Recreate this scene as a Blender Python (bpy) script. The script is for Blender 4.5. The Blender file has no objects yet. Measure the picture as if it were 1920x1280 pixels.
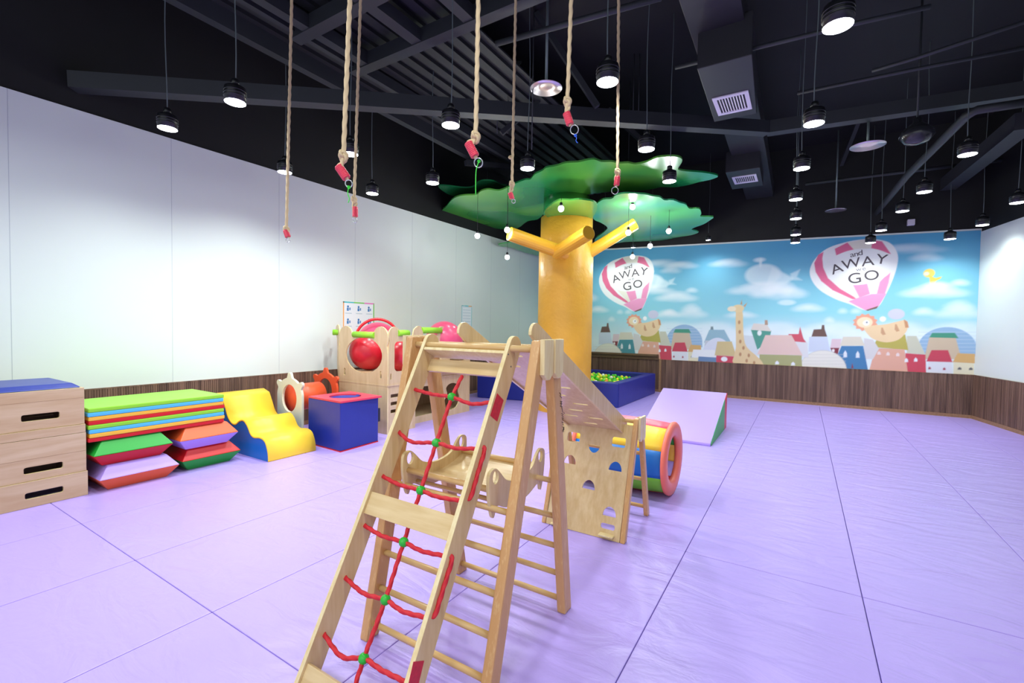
import bpy, bmesh, math, random
import numpy as np
from mathutils import Vector, Matrix
random.seed(7)
SC = bpy.context.scene
COL = SC.collection
PI = math.pi

# ------------------------------------------------------------------ camera, world, lights, exposure
FOC, PITCH, ROLL, YAW, CH = 867.75, 0.0307, 0.01545, 0.5598, 1.4
def cam_dir(x, y):
    """direction of the photograph's ray through pixel (x, y) of 1920x1280"""
    a, b, c = (x-960)/FOC, -(y-640)/FOC, 1.0
    cr, sr = math.cos(ROLL), math.sin(ROLL); a, b = cr*a-sr*b, sr*a+cr*b
    cp, sp = math.cos(PITCH), math.sin(PITCH); f, u = c*cp+b*sp, -c*sp+b*cp
    cy, sy = math.cos(YAW), math.sin(YAW)
    return Vector((cy*a-sy*f, sy*a+cy*f, u))
EYE = Vector((0, 0, CH))
F0 = cam_dir(960, 640); RX = cam_dir(960+FOC, 640)-F0; UP = cam_dir(960, 640-FOC)-F0
cam = bpy.data.objects.new('camera', bpy.data.cameras.new('camera')); COL.objects.link(cam)
M = Matrix.Identity(4)
for i in range(3):
    M[i][0], M[i][1], M[i][2], M[i][3] = RX[i], UP[i], -F0[i], EYE[i]
cam.matrix_world = M
cam.data.sensor_width = 36; cam.data.lens = FOC*36/1920; cam.data.clip_start = 0.05
SC.camera = cam
W = bpy.data.worlds.new('world'); SC.world = W; W.use_nodes = True
bgn = W.node_tree.nodes['Background']
bgn.inputs[0].default_value = (0.88, 0.95, 0.96, 1); bgn.inputs[1].default_value = 0.95
SC.view_settings.view_transform = 'Standard'; SC.view_settings.look = 'None'
SC.view_settings.exposure = 0.24; SC.view_settings.gamma = 1.0; SC.view_settings.use_curve_mapping = False
LAMP_W = 76.0      # spot power of each pendant lamp
LAMP_COL = (0.93, 1.0, 0.97)
# unseen fill lights, added to extend the lamp grid behind and beside the camera
for ix in range(5):
    for iy in range(3):
        l = bpy.data.lights.new('unseen_fill_light', 'AREA'); l.shape = 'DISK'; l.size = 0.3; l.energy = 12; l.color = LAMP_COL
        o = bpy.data.objects.new('unseen_fill_light', l); COL.objects.link(o)
        o.location = (-3.9+1.6*ix, 0.9-1.7*iy, 3.1)

def atZ(x, y, z): d = cam_dir(x, y); return EYE+d*((z-CH)/d.z)
def atX(x, y, v): d = cam_dir(x, y); return EYE+d*(v/d.x)
def atY(x, y, v): d = cam_dir(x, y); return EYE+d*(v/d.y)
def atD(x, y, D): return EYE+cam_dir(x, y)*D     # F0 has unit length: D is depth along the view axis

# ------------------------------------------------------------------ materials
def lin(c):
    return tuple(((v/255)/12.92 if v/255 <= 0.04045 else ((v/255+0.055)/1.055)**2.4) for v in c)
MATS = {}
def mat(name, rgb, rough=0.5, bump=0, bscale=20, var=0, vscale=3, emit=0, metal=0, coat=0, spec=0.5, stretch=None):
    if name in MATS: return MATS[name]
    m = bpy.data.materials.new(name); m.use_nodes = True; MATS[name] = m
    nt = m.node_tree; p = nt.nodes['Principled BSDF']; c = lin(rgb)
    p.inputs['Base Color'].default_value = (*c, 1); p.inputs['Roughness'].default_value = rough
    p.inputs['Metallic'].default_value = metal; p.inputs['Coat Weight'].default_value = coat
    p.inputs['Specular IOR Level'].default_value = spec
    if emit:
        p.inputs['Emission Color'].default_value = (*c, 1); p.inputs['Emission Strength'].default_value = emit
    if bump or var:
        tc = nt.nodes.new('ShaderNodeTexCoord'); mp = nt.nodes.new('ShaderNodeMapping')
        nt.links.new(tc.outputs['Object'], mp.inputs[0])
        if stretch: mp.inputs['Scale'].default_value = stretch
    if var:
        n = nt.nodes.new('ShaderNodeTexNoise'); n.inputs['Scale'].default_value = vscale; n.inputs['Detail'].default_value = 5
        nt.links.new(mp.outputs[0], n.inputs[0])
        r = nt.nodes.new('ShaderNodeMapRange'); r.inputs[1].default_value = .3; r.inputs[2].default_value = .7
        r.inputs[3].default_value = 1-var; r.inputs[4].default_value = 1+var*.4
        nt.links.new(n.outputs[0], r.inputs[0])
        h = nt.nodes.new('ShaderNodeHueSaturation'); h.inputs['Color'].default_value = (*c, 1)
        nt.links.new(r.outputs[0], h.inputs['Value']); nt.links.new(h.outputs[0], p.inputs['Base Color'])
    if bump:
        n = nt.nodes.new('ShaderNodeTexNoise'); n.inputs['Scale'].default_value = bscale; n.inputs['Detail'].default_value = 4
        nt.links.new(mp.outputs[0], n.inputs[0])
        b = nt.nodes.new('ShaderNodeBump'); b.inputs['Strength'].default_value = bump; b.inputs['Distance'].default_value = .02
        nt.links.new(n.outputs[0], b.inputs['Height']); nt.links.new(b.outputs[0], p.inputs['Normal'])
    return m
def wood(name, base, dark, axis='Z', scale=7, rough=0.32, grain=0.5):
    if name in MATS: return MATS[name]
    m = bpy.data.materials.new(name); m.use_nodes = True; MATS[name] = m
    nt = m.node_tree; p = nt.nodes['Principled BSDF']; p.inputs['Roughness'].default_value = rough
    tc = nt.nodes.new('ShaderNodeTexCoord'); mp = nt.nodes.new('ShaderNodeMapping')
    s = {'X': (.12, 1, 1), 'Y': (1, .12, 1), 'Z': (1, 1, .12)}[axis]
    mp.inputs['Scale'].default_value = [v*scale for v in s]
    nt.links.new(tc.outputs['Object'], mp.inputs[0])
    n = nt.nodes.new('ShaderNodeTexNoise'); n.inputs['Scale'].default_value = 1.6; n.inputs['Detail'].default_value = 6; n.inputs['Distortion'].default_value = 1.2
    nt.links.new(mp.outputs[0], n.inputs[0])
    w = nt.nodes.new('ShaderNodeTexNoise'); w.inputs['Scale'].default_value = 9; w.inputs['Detail'].default_value = 3
    nt.links.new(mp.outputs[0], w.inputs[0])
    mx = nt.nodes.new('ShaderNodeMath'); mx.operation = 'MULTIPLY_ADD'; mx.inputs[1].default_value = grain
    nt.links.new(w.outputs[0], mx.inputs[0]); nt.links.new(n.outputs[0], mx.inputs[2])
    r = nt.nodes.new('ShaderNodeValToRGB'); r.color_ramp.elements[0].position = .45; r.color_ramp.elements[1].position = .95
    r.color_ramp.elements[0].color = (*lin(base), 1); r.color_ramp.elements[1].color = (*lin(dark), 1)
    nt.links.new(mx.outputs[0], r.inputs[0]); nt.links.new(r.outputs[0], p.inputs['Base Color'])
    return m
PLY = wood('birch_ply', (226, 200, 152), (205, 172, 118))
PLYX = wood('birch_ply_x', (226, 200, 152), (205, 172, 118), 'X')
EDGE = wood('ply_edge', (238, 222, 176), (222, 196, 140), scale=14)
PINE = wood('pine', (230, 194, 140), (204, 154, 98), scale=16, grain=1.0)
DOWEL = wood('dowel', (224, 190, 132), (204, 160, 100), 'X', 10)
PLYH = wood('house_ply', (214, 190, 154), (196, 168, 128), scale=5)
BOXW = wood('box_ply', (208, 182, 150), (190, 158, 122), 'Y', 5, rough=.45)
BLACK = mat('black_paint', (15, 16, 18), .7, var=.2)
STEEL = mat('dark_steel', (42, 46, 50), .55, var=.15)
DECK = mat('dark_deck', (31, 34, 37), .6)
WHITE = mat('white_wall', (222, 230, 226), .55, var=.02, vscale=1)
ROPE = mat('hemp_rope', (204, 180, 142), .85)
RED = mat('red_rope', (206, 30, 44), .6)
REDT = mat('red_tape', (222, 62, 84), .35)
GREENB = mat('green_bead', (40, 175, 50), .2)
CHROME = mat('chrome', (200, 205, 200), .25, metal=.9)
def vinyl(n, c, r=.38): return mat('vinyl_'+n, c, r, bump=.12, bscale=9, spec=.45)
V = {k: vinyl(k, c) for k, c in dict(lime=(140, 205, 52), sky=(84, 182, 232), yellow=(250, 208, 60), gold=(240, 180, 60), red=(205, 24, 30), green=(28, 158, 52),
     lavender=(178, 150, 236), orange=(232, 96, 48), blue=(20, 108, 190), navy=(32, 44, 140), royal=(34, 48, 140), pink=(238, 96, 120), coral=(245, 120, 100), leaf=(118, 190, 50), cushion=(48, 62, 150), purple=(150,120,210)).items()}

# ------------------------------------------------------------------ builders
def link(o, parent=None):
    COL.objects.link(o)
    if parent is not None:
        o.parent = parent
        o.matrix_parent_inverse = Matrix.Translation(parent.location).inverted() if parent.type == 'EMPTY' or True else Matrix()
    return o
def tag(o, label=None, cat=None, group=None, kind=None):
    if label: o['label'] = label
    if cat: o['category'] = cat
    if group: o['group'] = group
    if kind: o['kind'] = kind
    return o
def empty(name, loc, label, cat, group=None):
    o = bpy.data.objects.new(name, None); o.empty_display_size = .1; COL.objects.link(o)
    o.location = loc
    return tag(o, label, cat, group)
class MB:
    def __init__(s): s.v = []; s.f = []; s.sm = []
    def add(s, vs, fs, smooth=False):
        b = len(s.v); s.v += [tuple(v) for v in vs]; s.f += [tuple(b+i for i in f) for f in fs]; s.sm += [smooth]*len(fs); return s
    def box(s, a, b):
        x0, y0, z0 = a; x1, y1, z1 = b
        return s.hexa([(x0, y0, z0), (x1, y0, z0), (x1, y1, z0), (x0, y1, z0)], [(x0, y0, z1), (x1, y0, z1), (x1, y1, z1), (x0, y1, z1)])
    def hexa(s, q, t):
        return s.add(list(q)+list(t), [(3, 2, 1, 0), (4, 5, 6, 7), (0, 1, 5, 4), (1, 2, 6, 5), (2, 3, 7, 6), (3, 0, 4, 7)])
    def beam(s, p, q, w, h, up=(0, 0, 1)):
        p, q = Vector(p), Vector(q); d = (q-p).normalized(); side = d.cross(Vector(up)).normalized(); u = side.cross(d)
        c = [(-.5, -.5), (.5, -.5), (.5, .5), (-.5, .5)]
        return s.hexa([p+side*a*w+u*b*h for a, b in c], [q+side*a*w+u*b*h for a, b in c])
    def tube(s, pts, r, n=8, caps=True, twist=None, rr=None):
        pts = [Vector(p) for p in pts]; N = len(pts); vs = []; fs = []
        t0 = (pts[1]-pts[0]).normalized(); a = Vector((0, 0, 1)) if abs(t0.z) < .9 else Vector((1, 0, 0))
        u = t0.cross(a).normalized(); L = 0
        for i, p in enumerate(pts):
            t = (pts[min(i+1, N-1)]-pts[max(i-1, 0)]).normalized(); u = (u-t*u.dot(t)).normalized(); w = t.cross(u)
            if i: L += (p-pts[i-1]).length
            R = rr[i] if rr else r
            for k in range(n):
                th = 2*PI*k/n; q = R
                if twist: q = R*(1+.17*math.cos(3*th-2*PI*L/twist))
                vs.append(p+(u*math.cos(th)+w*math.sin(th))*q)
        for i in range(N-1):
            for k in range(n):
                a0, b0 = i*n+k, i*n+(k+1) % n; fs.append((a0, b0, b0+n, a0+n))
        s.add(vs, fs, True)
        if caps:
            b = len(s.v)-len(vs); s.f += [tuple(b+k for k in range(n))[::-1], tuple(b+(N-1)*n+k for k in range(n))]; s.sm += [False, False]
        return s
    def lathe(s, prof, c=(0, 0, 0), n=20, axis='Z'):
        vs = []; fs = []; c = Vector(c)
        for r, z in prof:
            for k in range(n):
                th = 2*PI*k/n; x, y = r*math.cos(th), r*math.sin(th)
                vs.append(c+(Vector((x, y, z)) if axis == 'Z' else Vector((z, x, y)) if axis == 'X' else Vector((x, z, y))))
        for i in range(len(prof)-1):
            for k in range(n):
                a0, b0 = i*n+k, i*n+(k+1) % n; fs.append((a0, b0, b0+n, a0+n))
        return s.add(vs, fs, True)
    def disc(s, c, r, n=20, z=1):
        return s.add([(c[0]+r*math.cos(2*PI*k/n), c[1]+r*math.sin(2*PI*k/n), c[2]) for k in range(n)], [tuple(range(n))[::z]])
    def prism(s, poly, vec, smooth=False):
        n = len(poly); P = [Vector(p) for p in poly]; vec = Vector(vec)
        b = len(s.v); s.v += [tuple(p) for p in P]+[tuple(p+vec) for p in P]
        s.f += [tuple(b+i for i in range(n))[::-1], tuple(b+n+i for i in range(n))]; s.sm += [False, False]
        for i in range(n):
            j = (i+1) % n; s.f.append((b+i, b+j, b+n+j, b+n+i)); s.sm.append(smooth)
        return s
    def sphere(s, c, r, n=16, m=10, sx=1, sy=1, sz=1):
        return s.xf_lathe([(r*math.sin(PI*i/m), -r*math.cos(PI*i/m)) for i in range(m+1)], c, n, sx, sy, sz)
    def xf_lathe(s, prof, c, n, sx, sy, sz):
        vs = []; fs = []
        for r, z in prof:
            for k in range(n):
                th = 2*PI*k/n; vs.append((c[0]+sx*r*math.cos(th), c[1]+sy*r*math.sin(th), c[2]+sz*z))
        for i in range(len(prof)-1):
            for k in range(n):
                a0, b0 = i*n+k, i*n+(k+1) % n; fs.append((a0, b0, b0+n, a0+n))
        return s.add(vs, fs, True)
    def build(s, name, m, parent=None, bevel=0, seg=2, fix=True):
        me = bpy.data.meshes.new(name); me.from_pydata(s.v, [], s.f); me.polygons.foreach_set('use_smooth', s.sm)
        if fix:
            bm = bmesh.new(); bm.from_mesh(me); bmesh.ops.remove_doubles(bm, verts=bm.verts, dist=1e-5)
            bmesh.ops.recalc_face_normals(bm, faces=bm.faces)
            if bevel:
                es = [e for e in bm.edges if len(e.link_faces) == 2 and e.calc_face_angle(0) > .5]
                bmesh.ops.bevel(bm, geom=es, offset=bevel, segments=seg, affect='EDGES', profile=.6, clamp_overlap=True)
                for f in bm.faces: f.smooth = False
            bm.to_mesh(me); bm.free()
        o = bpy.data.objects.new(name, me); me.materials.append(m); return link(o, parent)
def plate(name, outer, holes, thick, mtx, m, parent=None, bevel=0.0, emat=None):
    """flat board cut from a 2-D outline with holes; outline in the matrix' x/y, thickness centred on its z"""
    cu = bpy.data.curves.new(name, 'CURVE'); cu.dimensions = '2D'; cu.fill_mode = 'BOTH'; cu.extrude = thick/2-bevel
    cu.bevel_depth = bevel; cu.bevel_resolution = 1; cu.offset = -bevel
    for pts in [outer]+list(holes):
        sp = cu.splines.new('POLY'); sp.points.add(len(pts)-1); sp.use_cyclic_u = True
        for i, p in enumerate(pts): sp.points[i].co = (p[0], p[1], 0, 1)
    t = bpy.data.objects.new('tmp', cu); COL.objects.link(t)
    me = bpy.data.meshes.new_from_object(t); bpy.data.objects.remove(t); bpy.data.curves.remove(cu)
    me.transform(mtx); me.name = name; me.materials.clear(); me.materials.append(m)
    if emat:
        me.materials.append(emat); nz = (mtx.to_3x3() @ Vector((0, 0, 1))).normalized()
        for p in me.polygons:
            if abs(p.normal.dot(nz)) < .5: p.material_index = 1
    for p in me.polygons: p.use_smooth = False
    return link(bpy.data.objects.new(name, me), parent)
def frame(o, x, y, z=None):
    x = Vector(x).normalized(); y = Vector(y); y = (y-x*y.dot(x)).normalized(); z = x.cross(y)
    m = Matrix.Identity(4)
    for i in range(3): m[i][0], m[i][1], m[i][2], m[i][3] = x[i], y[i], z[i], o[i]
    return m
YZ = lambda x: frame((x, 0, 0), (0, 1, 0), (0, 0, 1))     # plane X = x: (u, v) -> (Y, Z), normal +X
XZ = lambda y: frame((0, y, 0), (1, 0, 0), (0, 0, 1))     # plane Y = y: normal -Y
XY = lambda z: Matrix.Translation((0, 0, z))
def text(s, size, mtx, m, parent, name='lettering', ext=.0008, shear=0):
    cu = bpy.data.curves.new(name, 'FONT'); cu.body = s; cu.size = size; cu.align_x = 'CENTER'; cu.align_y = 'CENTER'; cu.extrude = ext; cu.shear = shear
    t = bpy.data.objects.new('tmp', cu); COL.objects.link(t)
    me = bpy.data.meshes.new_from_object(t); bpy.data.objects.remove(t); bpy.data.curves.remove(cu)
    me.transform(mtx); me.materials.clear(); me.materials.append(m)
    return link(bpy.data.objects.new(name, me), parent)
def circle(cx, cy, rx, ry=None, n=24, a0=0, a1=2*PI):
    ry = rx if ry is None else ry
    full = abs(a1-a0-2*PI) < 1e-6
    return [(cx+rx*math.cos(a0+(a1-a0)*k/(n if full else n-1)), cy+ry*math.sin(a0+(a1-a0)*k/(n if full else n-1))) for k in range(n)]
def rrect(x0, y0, x1, y1, r, n=4):
    out = []
    for cx, cy, a in ((x1-r, y1-r, 0), (x0+r, y1-r, PI/2), (x0+r, y0+r, PI), (x1-r, y0+r, 3*PI/2)):
        out += [(cx+r*math.cos(a+PI/2*k/n), cy+r*math.sin(a+PI/2*k/n)) for k in range(n+1)]
    return out
def smooth(pts, n=4, closed=True):
    """Catmull-Rom through points"""
    N = len(pts); out = []
    for i in range(N if closed else N-1):
        g = lambda k: Vector(pts[k % N]) if closed else Vector(pts[max(0, min(N-1, k))])
        a, b, c, d = g(i-1), g(i), g(i+1), g(i+2)
        for k in range(n):
            t = k/n; out.append(tuple(.5*((2*b)+(c-a)*t+(2*a-5*b+4*c-d)*t*t+(3*b-a-3*c+d)*t**3)))
    if not closed: out.append(tuple(pts[-1]))
    return out
def cp(o, parent=None):
    c = o.copy(); COL.objects.link(c)
    if parent is not None: c.parent = parent
    for ch in o.children: cp(ch, c)
    return c

# ------------------------------------------------------------------ the room shell
XL, YB = -5.85, 10.58
CEIL = 4.95
fl = tag(MB().box((XL-.1, -4.2, -.12), (5.2, YB+.1, -.034)).build('floor', mat('sub_floor', (70, 52, 110), .8)), kind='structure')
MATM = bpy.data.materials.new('lavender_mat'); MATM.use_nodes = True
nt = MATM.node_tree; p = nt.nodes['Principled BSDF']
p.inputs['Base Color'].default_value = (*lin((175, 153, 230)), 1); p.inputs['Roughness'].default_value = .33; p.inputs['Specular IOR Level'].default_value = .4
g = nt.nodes.new('ShaderNodeNewGeometry'); mp = nt.nodes.new('ShaderNodeMapping'); mp.inputs['Scale'].default_value = (1.0, 2.4, 1)
mp.inputs['Rotation'].default_value = (0, 0, .35); nt.links.new(g.outputs['Position'], mp.inputs[0])
n1 = nt.nodes.new('ShaderNodeTexNoise'); n1.inputs['Scale'].default_value = 2.4; n1.inputs['Detail'].default_value = 5; n1.inputs['Distortion'].default_value = 1.2
nt.links.new(mp.outputs[0], n1.inputs[0])
b1 = nt.nodes.new('ShaderNodeBump'); b1.inputs['Strength'].default_value = .45; b1.inputs['Distance'].default_value = .03
nt.links.new(n1.outputs[0], b1.inputs['Height'])
n2 = nt.nodes.new('ShaderNodeTexNoise'); n2.inputs['Scale'].default_value = 14; n2.inputs['Detail'].default_value = 2; nt.links.new(mp.outputs[0], n2.inputs[0])
b2 = nt.nodes.new('ShaderNodeBump'); b2.inputs['Strength'].default_value = .12; b2.inputs['Distance'].default_value = .01
nt.links.new(n2.outputs[0], b2.inputs['Height']); nt.links.new(b1.outputs[0], b2.inputs['Normal']); nt.links.new(b2.outputs[0], p.inputs['Normal'])
GX, GY, DX, DY = -.5863, 3.0433, .8975, 1.94
m0 = MB().box((.0015, .0015, -.034), (DX-.0015, DY-.0015, 0)).build('floor_mat', MATM, fl, bevel=.005)
m0.matrix_parent_inverse = Matrix()
first = True
for i in range(-6, 6):
    for j in range(-4, 4):
        x0, y0 = GX+DX*i, GY+DY*j
        wall_x = 2.43+.18*(10.59-y0)
        if x0 > wall_x: continue
        o = m0 if first else m0.copy()
        if not first: COL.objects.link(o); o.parent = fl
        first = False
        o.location = (x0, y0, 0)
        sx = sy = 1
        if x0 < XL: o.location.x = XL+.004; sx = (x0+DX-XL-.004)/DX
        if y0+DY > YB: sy = (YB-.02-y0)/DY
        pass
        o.scale = (sx, sy, 1)

# left wall, white below, black above
wl = tag(MB().box((XL-.12, -4.2, 0), (XL, YB+.12, 3.385)).build('wall_left', WHITE), kind='structure')
tag(MB().box((XL-.12, -4.2, 3.385), (XL-.02, YB+.12, CEIL)).build('wall_left', BLACK), kind='structure')
seam = MB()
for y in (1.1, 2.32, 3.54, 4.76, 5.98, 7.2, 8.42, 9.64): seam.box((XL-.001, y, .74), (XL+.0012, y+.004, 3.385))
tag(seam.build('panel_joints', mat('joint_grey', (188, 196, 200), .7), wl), kind='stuff')
# back wall
def ztop(x): return 3.24-.0245*(x+2.72)
wb = tag(MB().hexa([(XL, YB, 0), (2.45, YB, 0), (2.45, YB+.12, 0), (XL, YB+.12, 0)], [(XL, YB, ztop(XL)+.035), (2.45, YB, ztop(2.45)+.03), (2.45, YB+.12, ztop(2.45)+.03), (XL, YB+.12, ztop(XL)+.035)]).build('wall_back', WHITE), kind='structure')
tag(MB().hexa([(XL-.1, YB+.012, 3.0), (2.6, YB+.012, 3.0), (2.6, YB+.12, 3.0), (XL-.1, YB+.12, 3.0)], [(XL-.1, YB+.012, CEIL), (2.6, YB+.012, CEIL), (2.6, YB+.12, CEIL), (XL-.1, YB+.12, CEIL)]).build('wall_back', BLACK), kind='structure')
# right wall, slightly turned
R0, R1 = Vector((2.44, YB, 0)), Vector((5.1, -4.2, 0)); RD = (R1-R0).normalized(); RN = Vector((RD.y, -RD.x, 0))   # RN points into the room?
if RN.x > 0: RN = -RN
def rw(d, z, off=0): q = R0+RD*d-RN*off*-1; return (q.x, q.y, z)
RL = (R1-R0).length
def rbox(d0, d1, z0, z1, o0, o1):
    return ([rw(d0, z0, o0), rw(d1, z0, o0), rw(d1, z0, o1), rw(d0, z0, o1)], [rw(d0, z1, o0), rw(d1, z1, o0), rw(d1, z1, o1), rw(d0, z1, o1)])
tag(MB().hexa(*rbox(0, RL, 0, 3.09, -.12, 0)).build('wall_right', WHITE), kind='structure')
tag(MB().hexa(*rbox(0, RL, 3.09, CEIL, -.12, -.02)).build('wall_right', BLACK), kind='structure')
tag(MB().box((XL-.12, -4.2, CEIL), (5.3, YB+.15, CEIL+.1)).build('ceiling', BLACK), kind='structure')

# bamboo wainscot along the walls: backing, thin strips, lighter skirting band
BAM = bpy.data.materials.new('bamboo'); BAM.use_nodes = True
nt = BAM.node_tree; p = nt.nodes['Principled BSDF']; p.inputs['Roughness'].default_value = .55
g = nt.nodes.new('ShaderNodeNewGeometry')
mp = nt.nodes.new('ShaderNodeMapping'); mp.inputs['Scale'].default_value = (26, 26, .9); nt.links.new(g.outputs['Position'], mp.inputs[0])
n = nt.nodes.new('ShaderNodeTexNoise'); n.inputs['Scale'].default_value = 1.0; n.inputs['Detail'].default_value = 3; nt.links.new(mp.outputs[0], n.inputs[0])
r = nt.nodes.new('ShaderNodeValToRGB'); r.color_ramp.elements[0].position = .3; r.color_ramp.elements[1].position = .72
r.color_ramp.elements[0].color = (*lin((84, 60, 50)), 1); r.color_ramp.elements[1].color = (*lin((138, 106, 88)), 1)
nt.links.new(n.outputs[0], r.inputs[0]); nt.links.new(r.outputs[0], p.inputs['Base Color'])
BAND = mat('bamboo_band', (160, 122, 88), .5, var=.25, vscale=3, stretch=(12, 12, 12))
BH = .72
def wainscot(name, at, length, z1=BH, pitch=.021):
    """at(d, z, off) -> point on that wall"""
    def bx(mb, d0, d1, za, zb, a, b):
        mb.hexa([at(d0, za, a), at(d1, za, a), at(d1, za, b), at(d0, za, b)], [at(d0, zb, a), at(d1, zb, a), at(d1, zb, b), at(d0, zb, b)])
    mb = MB(); bx(mb, 0, length, 0, z1, 0, .010); root = tag(mb.build(name, BAM), kind='structure')
    mb = MB(); d = 0.0
    while d < length-pitch:
        w = pitch*random.uniform(.75, .92); bx(mb, d, d+w, .05, z1-random.uniform(0, .004), .010, .0165+random.uniform(0, .002)); d += pitch
    tag(mb.build('bamboo_strips', BAM, root, fix=False), kind='stuff')
    mb = MB(); bx(mb, 0, length, .0, .055, .010, .024); mb.build('skirting_band', BAND, root)
    mb = MB(); bx(mb, 0, length, z1-.004, z1+.01, 0, .02); mb.build('top_band', BAM, root)
    return root
wainscot('trim_1', lambda d, z, o: (XL+o, -4.0+d, z), 14.5, BH+.01)
wb_t = wainscot('trim_2', lambda d, z, o: (XL+.02+d, YB-o, z), 2.44-XL-.02)
wainscot('trim_3', lambda d, z, o: rw(d, z, o), RL-.2)
# framed end of the bamboo by the ball pit and the ledge above the pit
tag(MB().box((-2.70, YB-.05, .0), (-2.655, YB-.018, .74)).build('trim_4', BAND), kind='structure')
tag(MB().box((XL+.03, YB-.12, .80), (-2.72, YB-.002, .84)).box((XL+.03, YB-.06, .72), (-2.72, YB-.002, .80)).build('trim_5', wood('ledge_wood', (118, 92, 66), (92, 68, 48), 'X', 6, .5)), kind='structure')

# ------------------------------------------------------------------ the mural, painted procedurally point by point on a fine grid
def build_mural():
    x0, x1, z0 = XL+.012, 2.44, BH+.01
    nx, nz = 760, 232
    u = np.linspace(0, 1, nx); v = np.linspace(0, 1, nz)
    U, Vv = np.meshgrid(u, v)
    Xw = x0+(x1-x0)*U; top = 3.24-.0245*(Xw+2.72); Zw = z0+(top-z0)*Vv
    img = np.zeros((nz, nx, 3))
    L = lambda c: np.array(lin(c))
    ws = lambda px, py: (lambda q: (q.x, q.z))(atY(px, py, YB))
    # sky
    h = np.clip((Zw-1.1)/1.9, 0, 1)[..., None]
    s0, s1, s2 = L((224, 238, 244)), L((146, 212, 226)), L((84, 166, 204))
    img[:] = np.where(h < .35, s0+(s1-s0)*(h/.35), s1+(s2-s1)*((h-.35)/.65))
    rng = np.random.RandomState(3)
    def low(sc):
        a = rng.rand(int((x1-x0)*sc)+3, int(3*sc)+3); gx = (Xw-x0)*sc; gz = np.clip((Zw-z0), 0, 2.9)*sc
        i, j = gx.astype(int), gz.astype(int); fx, fz = gx-i, gz-j; fx = fx*fx*(3-2*fx); fz = fz*fz*(3-2*fz)
        return (a[i, j]*(1-fx)+a[i+1, j]*fx)*(1-fz)+(a[i, j+1]*(1-fx)+a[i+1, j+1]*fx)*fz
    ns = (low(1.2)-.5)*.6+(low(3)-.5)*.3
    img *= (1+.10*ns[..., None])
    def blend(mask, c): img[:] = img*(1-mask[..., None])+L(c)*mask[..., None]
    def soft(d, w=.012): return np.clip(.5-d/w, 0, 1)
    def ell(cx, cy, rx, ry, c, a=1, w=None, rot=0, wall=False):
        if not wall:
            q = ws(cx, cy); e = ws(cx+rx, cy); f = ws(cx, cy-ry); cx, cy = q; rx = e[0]-q[0]; ry = f[1]-q[1]
        dx, dz = Xw-cx, Zw-cy; cr, sr = math.cos(rot), math.sin(rot); dx, dz = dx*cr+dz*sr, -dx*sr+dz*cr
        d = (np.sqrt((dx/rx)**2+(dz/ry)**2)-1)*min(rx, ry)
        blend(soft(d, w or .015)*a, c)
    def poly(pts, c, off=0, a=1, blur=.012):
        P = [ws(*p) for p in pts]; P = [(x+off, z) for x, z in P]
        inside = np.zeros(Xw.shape, bool); dist = np.full(Xw.shape, 9.)
        bx0, bx1 = min(x for x, z in P)-.05, max(x for x, z in P)+.05
        c0, c1 = np.searchsorted(Xw[0], [bx0, bx1])
        if c1 <= c0: return
        X_, Z_ = Xw[:, c0:c1], Zw[:, c0:c1]; ins = np.zeros(X_.shape, bool); dd = np.full(X_.shape, 9.)
        for k in range(len(P)):
            (xa, za), (xb, zb) = P[k], P[(k+1) % len(P)]
            if za != zb:
                cr = ((za > Z_) != (zb > Z_)) & (X_ < (xb-xa)*(Z_-za)/(zb-za)+xa); ins ^= cr
            ex, ez = xb-xa, zb-za; t = np.clip(((X_-xa)*ex+(Z_-za)*ez)/(ex*ex+ez*ez+1e-9), 0, 1)
            dd = np.minimum(dd, np.hypot(X_-xa-t*ex, Z_-za-t*ez))
        sd = np.where(ins, -dd, dd); mk = np.zeros(Xw.shape); mk[:, c0:c1] = soft(sd, blur)*a
        blend(mk, c)
    def eo(cx, cy, rx, ry, c, off=0, a=1, w=None, rot=0):
        q = ws(cx, cy); e = ws(cx+rx, cy); f = ws(cx, cy-ry)
        ell(q[0]+off, q[1], e[0]-q[0], f[1]-q[1], c, a, w, rot, True)
    def cloud(cx, cy, rx, ry, a=.75, off=0):
        for dx, dy, s in ((0, 0, 1), (-.55, .15, .6), (.5, .2, .65), (.15, -.35, .6), (-.25, -.25, .5), (.85, .3, .35), (-.85, .35, .35)):
            eo(cx+dx*rx, cy+dy*ry, rx*s*.62, ry*s*.8, (240, 247, 250), off, a*.42, .09)
    # haze near the horizon
    for cx in (1250, 1330, 1450, 1560, 1680, 1800): cloud(cx, 625, 90, 26, .7)
    OFF = -4.27
    for off in (OFF, 0):
        cloud(1640, 545+500, 1, 1, 0)
        for c in ((1700, 466, 60, 9, .6), (1735, 482, 26, 8, .55), (1752, 546, 58, 14, .95), (1800, 585, 45, 14, .8), (1732, 584, 17, 7, .8), (1798, 572, 26, 10, .6), (1800, 530, 14, 5, .7), (1460, 545, 50, 20, .9), (1515, 577, 26, 8, .85), (1555, 600, 8, 5, .7), (1605, 583, 8, 4, .6), (1580, 583, 7, 4, .6)):
            cloud(*c, off=off)
    # whale clouds in the middle
    for wx, wy, s in ((1430, 515, 1.0), (1222, 527, .62)):
        eo(wx, wy, 34*s, 20*s, (222, 240, 245), 0, .75, .05)
        poly([(wx+18*s, wy-14*s), (wx+58*s, wy+6*s), (wx+44*s, wy+18*s), (wx+6*s, wy+20*s)], (222, 240, 245), 0, .7, .05)
        eo(wx-6*s, wy-28*s, 10*s, 4*s, (235, 246, 250), 0, .7, .04); eo(wx-4*s, wy-22*s, 2.5*s, 7*s, (235, 246, 250), 0, .6, .03)
        cloud(wx, wy+26*s, 60*s, 15*s, .95)
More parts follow.
